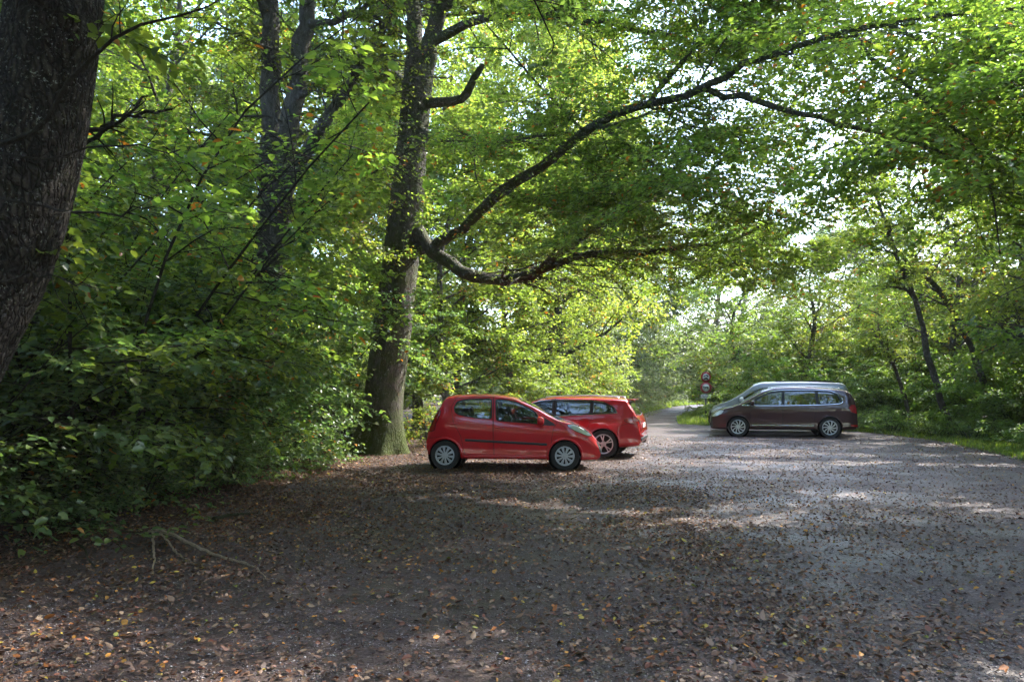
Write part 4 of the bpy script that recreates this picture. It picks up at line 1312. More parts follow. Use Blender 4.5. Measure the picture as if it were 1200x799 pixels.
# far trees that close the horizon, too many and too distant to tell apart
fw = np.random.default_rng(55)
P, D, N, S = [], [], [], []
spots = []
for i in range(210):
    a = fw.uniform(-.82, .82)
    Y = fw.uniform(68, 150) if a < -.05 or a > .42 else fw.uniform(112, 170)
    spots.append((math.tan(a) * Y, Y, fw.uniform(12, 19) * (.75 if -.05 < a < .45 else 1), 1500, .55))
for i in range(46):                                   # the wood closes round the lot on the camera's side too
    a = R(fw.uniform(112, 248))
    d = fw.uniform(17, 30)
    spots.append((math.sin(a) * d * 1.2, math.cos(a) * d - 2, fw.uniform(12, 18), 1300, .45))
for i in range(40):
    sgn = -1 if i % 2 else 1
    spots.append((sgn * fw.uniform(30, 44), fw.uniform(-15, 26), fw.uniform(13, 18), 1300, .5))
for x, Y, h, n, sz in spots:
    u = fw.normal(0, 1, (n, 3)); u = norm(u) * fw.uniform(.6, 1.05, (n, 1))
    P.append(np.c_[u[:, 0] * 4.6, u[:, 1] * 4.6, (u[:, 2] * .5 + .52) * h] + [x, Y, 0])
    D.append(fw.normal(0, 1, (n, 3))); N.append(np.array([0, -.2, 1]) + fw.normal(0, .7, (n, 3)))
    S.append(fw.uniform(.65, 1.35, n) * sz)
V, Q = leaves_np(np.concatenate(P), np.concatenate(D), np.concatenate(N), np.concatenate(S), .7, .15, False)
tag(link('distant_wood', mesh_np('distant_wood', V, [Q], [LEAF_GREY])), 'mass of woodland all round the lot, closing the horizon', 'wood', kind='stuff')
# ================================================================ cars

def car_paint(name, col, metal=.0, flake=0.0):
    t = NT(name)
    g = t.n('ShaderNodeNewGeometry')
    dirt = t.noise(5, 5, .6, t.objco())
    sep = t.n('ShaderNodeSeparateXYZ')
    t.l(t.objco(), sep.inputs[0])
    low = t.math('MULTIPLY', t.math('SUBTRACT', 1.0, t.math('MULTIPLY', sep.outputs[2], 2.2), True), dirt)      # road dust on the sills
    c = t.mix(t.math('MULTIPLY', low, .5), col, (.07, .055, .045))
    b = t.bsdf(c, .30 if metal else .45, .25, metal, 1.0, .012)
    trim = t.bsdf((.035, .034, .036), .8, .3)
    mx = t.n('ShaderNodeMixShader')
    t.l(g.outputs['Backfacing'], mx.inputs[0])
    t.l(b.outputs[0], mx.inputs[1]); t.l(trim.outputs[0], mx.inputs[2])
    return t.done(mx)


def glass_mat(name, tint=.45):
    t = NT(name)
    lw = t.n('ShaderNodeFresnel')
    lw.inputs[0].default_value = 1.55
    fac = t.math('ADD', t.math('MULTIPLY', lw.outputs[0], 1.45), .06, True)
    tr = t.n('ShaderNodeBsdfTransparent')
    tr.inputs[0].default_value = (tint * .94, tint, tint * .97, 1)
    gl = t.n('ShaderNodeBsdfGlossy')
    gl.inputs['Roughness'].default_value = .0
    mx = t.n('ShaderNodeMixShader')
    t.l(fac, mx.inputs[0]); t.l(tr.outputs[0], mx.inputs[1]); t.l(gl.outputs[0], mx.inputs[2])
    return t.done(mx)


RED = car_paint('red_paint', (.52, .003, .010))
DEEPRED = car_paint('deep_red_paint', (.36, .004, .011), .1)
BROWN = car_paint('brown_paint', (.042, .012, .013), .2)
SILVER = car_paint('silver_paint', (.17, .17, .166), .45)
GLASS = glass_mat('car_glass', .36)
DARKGLASS = glass_mat('tinted_glass', .16)
RUBBER = plain('rubber', (.022, .022, .023), .75, .3)
TYRE = plain('tyre_rubber', (.028, .027, .026), .85, .25, grain=.3)
BLACK = plain('black_plastic', (.02, .02, .021), .45, .4)
SEAM = plain('panel_gap', (.006, .005, .005), .8, .2)
ALLOY = plain('alloy', (.52, .53, .54), .32, .5, .75)
HUBCAP = plain('silver_hubcap', (.44, .45, .48), .38, .5, .35)
CHROME = plain('chrome', (.75, .75, .75), .12, .5, 1.0)
LAMP = plain('lamp_lens', (.62, .64, .64), .08, .6, .55, 1.0)
TAIL = plain('tail_lens', (.30, .003, .008), .08, .6, 0, 1.0)
CLEARLENS = plain('clear_lens', (.36, .16, .16), .1, .6, .1, 1.0)
SEAT = plain('seat_cloth', (.045, .045, .05), .9, .2)
PLATE = plain('number_plate', (.72, .72, .70), .4, .4)
WELL = plain('wheel_well', (.012, .012, .012), .95, .1)


def bspline_basis(n_cp, n, deg=3):
    kn = np.r_[np.zeros(deg), np.linspace(0, 1, n_cp - deg + 1), np.ones(deg)]
    u = np.linspace(0, 1 - 1e-9, n)
    B = np.zeros((n, len(kn) - 1))
    for i in range(len(kn) - 1):
        B[:, i] = (u >= kn[i]) & (u < kn[i + 1])
    for d in range(1, deg + 1):
        C = np.zeros((n, len(kn) - 1 - d))
        for i in range(len(kn) - 1 - d):
            a, b = kn[i + d] - kn[i], kn[i + d + 1] - kn[i + 1]
            if a > 0: C[:, i] += (u - kn[i]) / a * B[:, i]
            if b > 0: C[:, i] += (kn[i + d + 1] - u) / b * B[:, i + 1]
        B = C
    return B


def curve1(pts, x, sm=True):
    """Smooth interpolation of (x, value) knots (monotone cubic)."""
    p = np.array(sorted(pts), float)
    X, Yv = p[:, 0], p[:, 1]
    h = np.diff(X); dl = np.diff(Yv) / h
    m = np.zeros(len(X))
    m[1:-1] = np.where(dl[:-1] * dl[1:] > 0, 2 * dl[:-1] * dl[1:] / (dl[:-1] + dl[1:] + 1e-12), 0)
    m[0], m[-1] = dl[0], dl[-1]
    x = np.clip(x, X[0], X[-1])
    i = np.clip(np.searchsorted(X, x, 'right') - 1, 0, len(X) - 2)
    t = (x - X[i]) / h[i]
    return (2 * t ** 3 - 3 * t ** 2 + 1) * Yv[i] + (t ** 3 - 2 * t ** 2 + t) * h[i] * m[i] + (-2 * t ** 3 + 3 * t ** 2) * Yv[i + 1] + (t ** 3 - t ** 2) * h[i] * m[i + 1]


NS = 104
NCP = 13
BASIS = bspline_basis(NCP, NS)
SIDE_N = int(np.argmax(BASIS[:, 10] > .35))        # samples up to here belong to the side band


class Car:
    """Body surface given by side profile, plan width and belt line; x runs to the nose, z up."""
    def __init__(s, top, bot, belt, half, tumble=.26, plan_end=(.16, .16), plan_len=(.5, .5)):
        s.top, s.bot, s.belt, s.half, s.tum = top, bot, belt, half, tumble
        s.x0, s.x1 = min(p[0] for p in top), max(p[0] for p in top)
        s.pe, s.pl = plan_end, plan_len
        L = s.x1 - s.x0
        n = int(L / .011)
        u = np.linspace(0, 1, n)
        ease = u + .06 * np.sin(2 * np.pi * u) / (2 * np.pi) * -1 * 2.2
        s.xs = s.x0 + L * np.clip(ease, 0, 1)
        s.sec = np.stack([s.section(x) for x in s.xs])      # (n, NS, 2)  y,z

    def width(s, x):
        d0, d1 = (s.x0 + s.pl[0] - x) / s.pl[0], (x - (s.x1 - s.pl[1])) / s.pl[1]
        w = s.half
        if d0 > 0: w -= s.half * s.pe[0] * min(d0, 1) ** 2.4
        if d1 > 0: w -= s.half * s.pe[1] * min(d1, 1) ** 2.4
        return w

    def section(s, x):
        zt = float(curve1(s.top, np.array([x]))[0])
        zb = float(curve1(s.bot, np.array([x]))[0])
        bl = float(curve1(s.belt, np.array([x]))[0])
        W = s.width(x)
        cab = min(max((zt - bl) / .30, 0), 1)
        belt = min(bl, zt - .075 * min(1, (zt - zb) / .5))
        h = zt - belt
        lo = belt - zb
        Wr = W - .045 - s.tum * h - .05 * (1 - cab)
        cp = np.array([
            (W - .16, zb), (W - .05, zb + .005), (W + .006, zb + .075 * lo), (W - .016, zb + .22 * lo), (W - .008, zb + .52 * lo), (W + .006, zb + .76 * lo),
            (W - .012, belt - .10 * lo), (W - .034, belt + .01 * h), (W - .040 - s.tum * h * .38, belt + .42 * h), (W - .045 - s.tum * h * .80, belt + .84 * h),
            (Wr - .035, zt - .012 - .03 * h), (Wr * .62, zt + .006), (0, zt + .004)])
        return BASIS @ cp

    def y_at(s, x, z):
        i = np.clip(np.searchsorted(s.xs, x) - 1, 0, len(s.xs) - 2)
        f = (x - s.xs[i]) / (s.xs[i + 1] - s.xs[i])
        def one(k):
            c = s.sec[k, :SIDE_N + 4]
            return np.interp(z, np.maximum.accumulate(c[:, 1]), c[:, 0])
        return one(i) * (1 - f) + one(i + 1) * f

    def z_at(s, x, y):
        i = np.clip(np.searchsorted(s.xs, x) - 1, 0, len(s.xs) - 2)
        f = (x - s.xs[i]) / (s.xs[i + 1] - s.xs[i])
        def one(k):
            c = s.sec[k, SIDE_N - 6:]
            return np.interp(-abs(y), -c[:, 0], c[:, 1])
        return one(i) * (1 - f) + one(i + 1) * f

    def side_path(s, pts, side, n=60, off=.003, closed=False):
        P = np.asarray(pts, float)
        if closed: P = np.vstack([P, P[:1]])
        seg = np.r_[0, np.cumsum(np.linalg.norm(np.diff(P, axis=0), axis=1))]
        t = np.linspace(0, seg[-1], n)
        X, Z = np.interp(t, seg, P[:, 0]), np.interp(t, seg, P[:, 1])
        return np.array([(x, side * (s.y_at(x, z) + off), z) for x, z in zip(X, Z)])

    def top_path(s, pts, n=60, off=.003, closed=False):
        P = np.asarray(pts, float)
        if closed: P = np.vstack([P, P[:1]])
        seg = np.r_[0, np.cumsum(np.linalg.norm(np.diff(P, axis=0), axis=1))]
        t = np.linspace(0, seg[-1], n)
        X, Y = np.interp(t, seg, P[:, 0]), np.interp(t, seg, P[:, 1])
        return np.array([(x, y, s.z_at(x, y) + off) for x, y in zip(X, Y)])


def rounded(poly, n=0, passes=2, rad=.05):
    """Closed polygon with filleted corners."""
    P = np.asarray(poly, float)
    A, B = np.roll(P, 1, axis=0), np.roll(P, -1, axis=0)
    out = []
    for a, p, b in zip(A, P, B):
        da, db = a - p, b - p
        la, lb = np.linalg.norm(da), np.linalg.norm(db)
        r = min(rad, .45 * la, .45 * lb)
        p0, p1 = p + da / la * r, p + db / lb * r
        for t in np.linspace(0, 1, 6):
            out.append((1 - t) ** 2 * p0 + 2 * t * (1 - t) * p + t * t * p1)
    return np.array(out)


def wheel_mesh(R0, wdt, rimR):
    """Tyre with rounded shoulders and tread grooves, plus the dark barrel of the rim. Axis along y, outer face at -y."""
    m = MB()
    h = wdt / 2
    m.lathe([(rimR, -h * .72), (rimR + .012, -h * .92), (R0 * .82 + rimR * .18, -h * 1.0), (R0 - .022, -h * .93), (R0 - .006, -h * .72), (R0, -h * .4), (R0 - .005, -h * .36), (R0, -h * .32), (R0, -h * .03), (R0 - .005, 0), (R0, h * .03),
             (R0, h * .32), (R0 - .005, h * .36), (R0, h * .4), (R0 - .006, h * .72), (R0 - .022, h * .93), (R0 * .82 + rimR * .18, h), (rimR + .012, h * .92), (rimR, h * .72)], n=56, closed=True)
    return m


def rim_mesh(rimR, wdt, spokes, kind):
    m = MB()
    h = wdt / 2
    y0 = -h * .80
    m.lathe([(rimR + .004, y0 + .02), (rimR + .006, y0 - .004), (rimR - .004, y0 - .010), (rimR - .020, y0 - .004), (rimR - .024, y0 + .03), (rimR - .01, y0 + .05)], n=56, closed=True)
    m.lathe([(.001, y0 - .016), (.026, y0 - .014), (.034, y0 - .004), (.058, y0 + .002), (.062, y0 + .03)], n=32)
    for k in range(spokes):
        a = k / spokes * 2 * np.pi + .16
        ca, sa = math.cos(a), math.sin(a)
        offs = [0] if kind != 'double' else [-.20, .20]
        for o in offs:
            r0, r1 = .040, rimR - .012
            if kind == 'cap': w0, w1 = .012, .030
            elif kind == 'double': w0, w1 = .013, .013
            elif kind == 'turbine': w0, w1 = .014, .024
            else: w0, w1 = .017, .026
            tw = .35 if kind == 'turbine' else 0
            n = 5
            ring = []
            for q in range(n):
                f = q / (n - 1)
                rr = r0 + (r1 - r0) * f
                aa = a + (o * (.25 + .75 * f) if kind == 'double' else 0) + tw * (f - .5)
                w = w0 + (w1 - w0) * f
                c = np.array([math.cos(aa), math.sin(aa)]); tt = np.array([-c[1], c[0]])
                yy = y0 - .004 - .012 * math.sin(math.pi * min(f * 1.1, 1)) + .004 * f
                for sw, dy in ((-1, .02), (-.78, 0), (.78, 0), (1, .02)):
                    p = c * rr + tt * w * sw
                    ring.append((p[0], yy + dy, p[1]))
            i = np.arange(n - 1)[:, None] * 4
            j = np.arange(3)[None]
            Q = np.stack([i + j, i + j + 1, i + j + 5, i + j + 4], -1).reshape(-1, 4)
            m.add(ring, [Q])
    return m


def disc_mesh(rimR, wdt):
    m = MB()
    y = -wdt / 2 * .30
    m.lathe([(.0005, y), (rimR * .72, y), (rimR * .72, y + .02), (rimR + .002, y + .02), (rimR + .002, wdt * .3)], n=48)
    return m


def build_car(spec, name, label, loc, rz):
    """Split the body surface into body, doors, glass, lamps and bumpers, then add wheels, trim, mirrors and seats."""
    c = Car(spec['top'], spec['bot'], spec['belt'], spec['half'], spec.get('tumble', .26), spec.get('plan_end', (.16, .2)), spec.get('plan_len', (.5, .6)))
    root = thing(name, label, spec.get('cat', 'car'), loc, rz)
    n = len(c.xs)
    half = c.sec                                               # right side and left side mirrored into one grid
    full = np.concatenate([half * np.array([-1, 1]), (half * np.array([1, 1]))[:, ::-1][:, 1:]], 1)
    M = full.shape[1]
    V = np.concatenate([np.repeat(c.xs[:, None], M, 1)[..., None], full], -1).reshape(-1, 3)
    i = np.arange(n - 1)[:, None]; j = np.arange(M - 1)[None]
    Q = np.stack([i * M + j, (i + 1) * M + j, (i + 1) * M + j + 1, i * M + j + 1], -1).reshape(-1, 4)
    # orientation: normals outwards
    ctr = V[Q].mean(1)
    band = np.minimum(np.arange(M - 1), M - 2 - np.arange(M - 1))
    side = np.repeat((band < SIDE_N)[None], n - 1, 0).ravel()
    X, Yc, Z = ctr.T
    AY = np.abs(Yc)
    left = Yc > 0
    label_of = np.full(len(Q), -1)
    parts = []                                                 # (name, material, mask)

    def region(nm, mat, mask, parent=None):
        k = mask & (label_of < 0)
        label_of[k] = len(parts)
        parts.append((nm, mat, parent))
        return len(parts) - 1

    drop = np.zeros(len(Q), bool)
    for xa in spec['axles']:
        drop |= side & ((X - xa) ** 2 + (Z - spec['wr']) ** 2 < spec['arch'] ** 2) & (AY > .3)
    label_of[drop] = 9999
    wins = [(nm, rounded(w, passes=2), p) for nm, w, p in spec['windows']]
    door_polys = spec['doors']
    door_idx = {}
    # glass first
    win_ids = []
    for nm, w, dk in wins:
        for sd in (False, True):
            k = side & inside(w, X, Z) & (left == sd)
            win_ids.append((region(nm, spec.get('side_glass', GLASS), k), dk, sd))
    ws = spec['windscreen']
    region('windscreen', GLASS, (~side) & inside(ws, X, Yc) & (Z > .7))
    rw = spec['rear_window']
    region('rear_window', spec.get('rear_glass', DARKGLASS), (~side) & inside(rw, X, Yc) & (Z > .7))
    for nm, poly, mat in spec['lamps']:
        pr = rounded(poly, passes=1)
        for sd in (False, True):
            region(nm, mat, inside(pr, X, Z) & (left == sd) & (AY > c.half * spec.get('lamp_in', .45)))
    for nm, poly, mat in spec.get('patches', []):
        region(nm, mat, inside(poly, X, Z) & (side if nm == 'pillar' else True))
    for dk, poly in door_polys.items():
        pr = np.asarray(poly)
        for sd in (False, True):
            door_idx[(dk, sd)] = region('door', spec['paint'], side & inside(pr, X, Z) & (left == sd))
    body_k = label_of < 0

    def submesh(nm, k, mat, parent, extra=None):
        q = Q[k]
        u, inv = np.unique(q, return_inverse=True)
        me = mesh_np(nm, V[u], [inv.reshape(-1, 4)], [mat], True)
        return link(nm, me, parent)

    # body with closed nose and tail
    q = Q[body_k]
    u, inv = np.unique(q, return_inverse=True)
    inv = inv.reshape(-1, 4)
    Vb = V[u]
    caps = []
    for e in (0, n - 1):
        ring = np.arange(M) + e * M
        pos = np.searchsorted(u, ring)
        ok = (pos < len(u)) & (u[np.minimum(pos, len(u) - 1)] == ring)
        if ok.all(): caps.append((pos if e == 0 else pos[::-1])[None])
    body = link('body', mesh_np('body', Vb, [inv] + caps, [spec['paint']], True), root)
    objs = {}
    for idx, (nm, mat, _) in enumerate(parts):
        k = label_of == idx
        if not k.any(): continue
        par = root
        objs[idx] = (nm, mat, k)
    door_obj = {}
    for (dk, sd), idx in door_idx.items():
        if idx in objs:
            door_obj[(dk, sd)] = submesh('door', objs[idx][2], objs[idx][1], root)
    win_parent = {idx: (dk, sd) for idx, dk, sd in win_ids}
    for idx, (nm, mat, k) in objs.items():
        if nm == 'door': continue
        par = door_obj.get(win_parent.get(idx), root)
        submesh(nm, k, mat, par)

    # weather strips round the glass
    fr = spec.get('frame', (RUBBER, .011))
    for nm, w, dk in wins:
        for sd in (-1, 1):
            m = MB()
            m.tube(c.side_path(w, sd, 120, .001, True), fr[1], 6, cap=False)
            m.build('window_trim', fr[0], door_obj.get((dk, sd > 0), root), True)
    for poly, nm in ((ws, 'windscreen_seal'), (rw, 'rear_window_seal')):
        m = MB()
        m.tube(c.top_path(rounded(poly, passes=1), 140, -.002, True), .013, 6, cap=False)
        m.build(nm, RUBBER, root, True)
    if spec.get('chrome'):
        for sd in (-1, 1):
            m = MB()
            m.tube(c.side_path(rounded(spec['chrome'], passes=2), sd, 160, .004, True), .011, 6, cap=False)
            m.build('chrome_trim', CHROME, root, True)
    # lamp surrounds
    for nm, poly, mat in spec['lamps']:
        for sd in (-1, 1):
            pr = rounded(poly, rad=.03)
            P = []
            for x, z in np.vstack([pr, pr[:1]]):
                zt = float(curve1(c.top, np.array([x]))[0])
                P.append((x, sd * (c.y_at(x, min(z, zt - .03)) - .001), min(z, zt - .012)))
            if nm != 'clear_lamp' and np.ptp(np.array(P)[:, 2]) > .05:
                m = MB()
                m.tube(P, .0065, 5, cap=False)
                m.build('lamp_seal', SEAM, root, True)
    # shut lines
    for sd in (-1, 1):
        m = MB()
        for dk, poly in door_polys.items():
            m.tube(c.side_path(poly, sd, 140, -.0005, True), .0042, 5, cap=False)
        for line in spec.get('lines', []):
            m.tube(c.side_path(line, sd, 40, -.0005), .0042, 5)
        m.build('panel_gap', SEAM, body, True)
    hl = spec.get('hood_line')
    if hl:
        m = MB()
        m.tube(c.top_path(hl, 60, 0), .004, 5)
        m.build('bonnet_gap', SEAM, body, True)
    # wheel arches: lip, liner
    for xa in spec['axles']:
        for sd in (-1, 1):
            a = np.linspace(R(-22), R(202), 44)
            rr = spec['arch']
            P = []
            for t in a:
                x, z = xa + rr * math.cos(t), spec['wr'] + rr * math.sin(t)
                zb = float(curve1(c.bot, np.array([x]))[0])
                if z < zb + .01: continue
                P.append((x, sd * (c.y_at(x, z) + .002), z))
            m = MB()
            m.tube(P, spec.get('lip', .017), 8)
            m.build('wheel_arch', spec['paint'], root, True)
            yo = c.y_at(xa, spec['wr'] + rr) - .015
            m = MB()
            m.lathe([(rr - .004, sd * yo), (rr - .004, sd * (yo - .30)), (.001, sd * (yo - .30))], n=40, c=(xa, 0, spec['wr']))
            m.build('wheel_well', WELL, root)
    # wheels
    wr, ww, rim = spec['wr'], spec['ww'], spec['rim']
    tm, rm, dm = None, None, None
    for xa in spec['axles']:
        for sd in (-1, 1):
            yc = sd * (c.half - ww / 2 - spec.get('inset', .012))
            if tm is None:
                wo = wheel_mesh(wr, ww, rim).build('wheel', TYRE, root, True)
                ro = rim_mesh(rim, ww, *spec['spokes']).build('rim', spec['rim_mat'], wo, True)
                do = disc_mesh(rim, ww).build('brake_disc', WELL, wo, True)
                tm, rm, dm = wo.data, ro.data, do.data
            else:
                wo = link('wheel', tm, root); link('rim', rm, wo); link('brake_disc', dm, wo)
            wo.location = (xa, yc, wr)
            wo.rotation_euler = (0, .21 * xa, 0 if sd < 0 else math.pi)
    # underside
    m = MB()
    zb = curve1(c.bot, c.xs[::6])
    m.box((c.x0 + .35, -c.half + .12, zb.min() + .02), (c.x1 - .35, c.half - .12, zb.min() + .07))
    for xa in spec['axles']:
        m.tube([(xa, -c.half + .2, wr), (xa, c.half - .2, wr)], .035, 8)
    m.tube([(c.x0 + .15, -.35, zb.min() + .03), (c.x0 + .9, -.35, zb.min() + .02)], .03, 10)
    m.build('underbody', WELL, root)
    # door handles
    for (hx, hz, dk) in spec['handles']:
        for sd in (-1, 1):
            y = c.y_at(hx, hz)
            m = MB()
            m.tube([(hx - .085, sd * (y - .004), hz - .004), (hx - .07, sd * (y + .02), hz), (hx, sd * (y + .030), hz + .002), (hx + .07, sd * (y + .02), hz), (hx + .085, sd * (y - .004), hz - .004)], [.010, .013, .014, .013, .010], 8)
            m.build('handle', spec.get('handle_mat', spec['paint']), door_obj.get((dk, sd > 0), root), True)
    # mirrors
    mx, mz = spec['mirror']
    for sd in (-1, 1):
        y = c.y_at(mx, mz)
        bm = bmesh.new()
        bmesh.ops.create_uvsphere(bm, u_segments=20, v_segments=12, radius=1)
        for v in bm.verts:
            x, yy, z = v.co
            sx = lambda t: math.copysign(abs(t) ** .7, t)
            v.co = Vector((sx(x) * (.10 if x > 0 else .04), sx(yy) * .115, sx(z) * .088 + .02 * abs(yy)))
        m = MB()
        m.bm(bm, Matrix.Translation((mx, sd * (y + .12), mz)))
        mo = m.build('mirror', spec.get('mirror_mat', spec['paint']), root, True)
        m = MB()
        m.tube([(mx + .02, sd * (y - .01), mz - .055), (mx + .01, sd * (y + .08), mz - .055)], .025, 8)
        m.build('mirror_foot', BLACK, mo, True)
        m = MB()
        m.box((mx - .034, sd * (y + .12) - .085, mz - .05), (mx - .029, sd * (y + .12) + .085, mz + .06), .002)
        m.build('mirror_glass', CHROME, mo)
    # rub strip along the doors
    if spec.get('strip'):
        for sd in (-1, 1):
            P = c.side_path(spec['strip'], sd, 50, .004)
            m = MB()
            Vt, Qt = tube_np(P, np.ones(len(P)), 8)
            Vt = Vt.reshape(len(P), 8, 3)
            Vt = P[:, None] + (Vt - P[:, None]) * np.array([.006, .008, spec.get('strip_h', .022)]) * np.array([1.5, 1, 1])
            m.add(Vt.reshape(-1, 3), [Qt, np.arange(8)[::-1], np.arange(8) + 8 * (len(P) - 1)])
            m.build('rub_strip', spec.get('strip_mat', BLACK), root, True)
    if spec.get('sill'):
        for sd in (-1, 1):
            P = c.side_path(spec['sill'], sd, 40, -.006)
            Vt, Qt = tube_np(P, np.ones(len(P)), 12)
            Vt = P[:, None] + (Vt.reshape(len(P), 12, 3) - P[:, None]) * np.array([.01, .028, .036])
            m = MB()
            m.add(Vt.reshape(-1, 3), [Qt, np.arange(12)[::-1], np.arange(12) + 12 * (len(P) - 1)])
            m.build('sill', spec['paint'], root, True)
    # seats, dashboard, steering wheel
    for sx, rows in spec['seats']:
        for sd in rows:
            m = MB()
            zz = spec.get('seat_z', .36)
            bm = bmesh.new(); bmesh.ops.create_cube(bm, size=1)
            bmesh.ops.bevel(bm, geom=bm.edges[:], offset=.12, segments=3, affect='EDGES')
            bmc = bm.copy(); bmh = bm.copy()
            m.bm(bm, Matrix.Translation((sx, sd, zz + .42)) @ Matrix.Rotation(R(-14), 4, 'Y') @ Matrix.Diagonal((.13, .46, .62, 1)))
            m.bm(bmc, Matrix.Translation((sx + .26, sd, zz + .08)) @ Matrix.Diagonal((.50, .46, .16, 1)))
            m.bm(bmh, Matrix.Translation((sx - .12, sd, zz + .80)) @ Matrix.Rotation(R(-10), 4, 'Y') @ Matrix.Diagonal((.10, .26, .18, 1)))
            m.build('seat', SEAT, root, True)
    dx, dz = spec['dash']
    m = MB()
    m.box((dx - .18, -c.half + .14, dz - .32), (dx + .22, c.half - .14, dz), .05)
    m.build('dashboard', BLACK, root)
    m = MB()
    a = np.linspace(0, 2 * np.pi, 33)
    sw = np.stack([np.full(33, dx - .28) - .07 * np.sin(a), .36 + .18 * np.cos(a), dz + .02 + .17 * np.sin(a)], -1)
    m.tube(sw, .013, 6, cap=False)
    m.tube([(dx - .28, .36, dz + .02), (dx - .1, .36, dz - .08)], .03, 8)
    m.build('steering_wheel', BLACK, root, True)
    # plates
    for (xp, zp, sgn) in spec.get('plates', []):
        m = MB()
        m.box((xp - .006, -.25, zp - .055), (xp + .006, .25, zp + .055), .003)
        m.build('number_plate', PLATE, root)
    return root, c, door_obj, body


def squash(spec, x0, k):
    """Shorten the overhang beyond x0 by the factor k."""
    f = lambda x: x0 + (x - x0) * k if (x - x0) * x0 > 0 else x
    def go(v):
        if isinstance(v, list): return [go(q) for q in v]
        if isinstance(v, tuple) and len(v) in (2, 3) and all(isinstance(q, (int, float)) for q in v): return (f(v[0]),) + v[1:]
        if isinstance(v, tuple): return tuple(go(q) for q in v)
        return v
    return {a: (go(b) if a in ('top', 'bot', 'belt', 'windscreen', 'rear_window', 'lamps', 'patches', 'hood_line', 'plates', 'windows', 'lines', 'chrome') else b) for a, b in spec.items()}


# ---------------------------------------------------------------- the small red hatchback
small = dict(
    paint=RED, half=.80, tumble=.24, plan_end=(.13, .24), plan_len=(.45, .75),
    top=[(-1.715, .60), (-1.70, .70), (-1.655, .83), (-1.585, .97), (-1.49, 1.15), (-1.425, 1.28), (-1.375, 1.385), (-1.29, 1.443), (-1.10, 1.468), (-.80, 1.480), (-.45, 1.480), (-.12, 1.45), (.16, 1.365), (.475, 1.215), (.74, 1.065),
         (.93, .975), (1.05, .945), (1.20, .90), (1.37, .82), (1.52, .715), (1.62, .61), (1.685, .50), (1.715, .42)],
    bot=[(-1.715, .40), (-1.67, .28), (-1.5, .24), (-.9, .205), (.5, .205), (1.3, .19), (1.6, .19), (1.69, .22), (1.715, .30)],
    belt=[(-1.715, 1.02), (-1.3, 1.06), (-.8, 1.0), (-.3, .955), (.3, .905), (.9, .86), (1.3, .80), (1.72, .55)],
    axles=(-1.335, 1.01), wr=.283, ww=.165, rim=.185, arch=.335, spokes=(10, 'cap'), rim_mat=HUBCAP,
    windows=[('rear_side_window', [(-1.165, 1.20), (-1.10, 1.335), (-.94, 1.375), (-.47, 1.392), (-.425, 1.36), (-.415, .995), (-.72, 1.02), (-.98, 1.06), (-1.12, 1.10)], 'rear'),
             ('front_side_window', [(-.345, 1.375), (-.15, 1.372), (.07, 1.32), (.30, 1.215), (.46, 1.11), (.53, .93), (.50, .905), (-.32, .965)], 'front')],
    doors={'front': [(-.385, 1.43), (.02, 1.375), (.34, 1.235), (.60, 1.08), (.87, .93), (.80, .84), (.755, .62), (.74, .285), (-.36, .275), (-.375, .8)],
           'rear': [(-.39, 1.43), (-.8, 1.432), (-1.12, 1.40), (-1.22, 1.22), (-1.17, .95), (-1.02, .66), (-.97, .42), (-.93, .30), (-.375, .275), (-.39, .8)]},
    windscreen=[(.16, -.545), (.36, -.565), (.86, -.655), (.96, -.40), (.99, 0), (.96, .40), (.86, .655), (.36, .565), (.16, .545), (.11, .3), (.09, 0), (.11, -.3)],
    rear_window=[(-1.37, -.52), (-1.57, -.58), (-1.585, 0), (-1.57, .58), (-1.37, .52), (-1.35, 0)],
    lamps=[('headlight', [(1.05, .885), (1.18, .90), (1.34, .84), (1.50, .72), (1.545, .665), (1.44, .675), (1.24, .755), (1.10, .83)], LAMP),
           ('tail_light', [(-1.70, .76), (-1.585, 1.0), (-1.50, 1.17), (-1.42, 1.15), (-1.47, .98), (-1.52, .88), (-1.53, .78), (-1.62, .74)], TAIL)],
    lamp_in=.38,
    sill=[(-.97, .262), (.655, .262)],
    patches=[('pillar', [(.56, 1.06), (.80, .91), (.83, .865), (.56, .875)], BLACK), ('grille', [(1.60, .60), (1.73, .47), (1.74, .33), (1.70, .33), (1.66, .46)], BLACK)],
    handles=[(-.255, .835, 'front'), (-1.17 + .02, .90, 'rear')],
    mirror=(.515, .955), strip=[(-.935, .585), (.665, .505)], strip_h=.024,
    seats=[(-.05, (-.34, .34)), (-.85, (-.32, .32))], dash=(.72, .88), seat_z=.33, lip=.024, inset=-.004,
    plates=[(1.716, .38, 1), (-1.70, .62, -1)], hood_line=[(1.46, -.62), (1.02, -.60), (.96, -.3), (.985, 0), (.96, .3), (1.02, .60), (1.46, .62)],
    lines=[[(.90, .93), (.98, .86), (1.06, .79)], [(1.36, .60), (1.50, .66)], [(-1.66, .62), (-1.40, .64)]],
)
sp = gnd(603, 551.2)
s_root, s_car, s_doors, s_body = build_car(small, 'hatchback', 'small bright red hatchback with silver hubcaps parked in front of the old beech', (sp[0] + .02, sp[1] + .80, .004), R(-4.0))

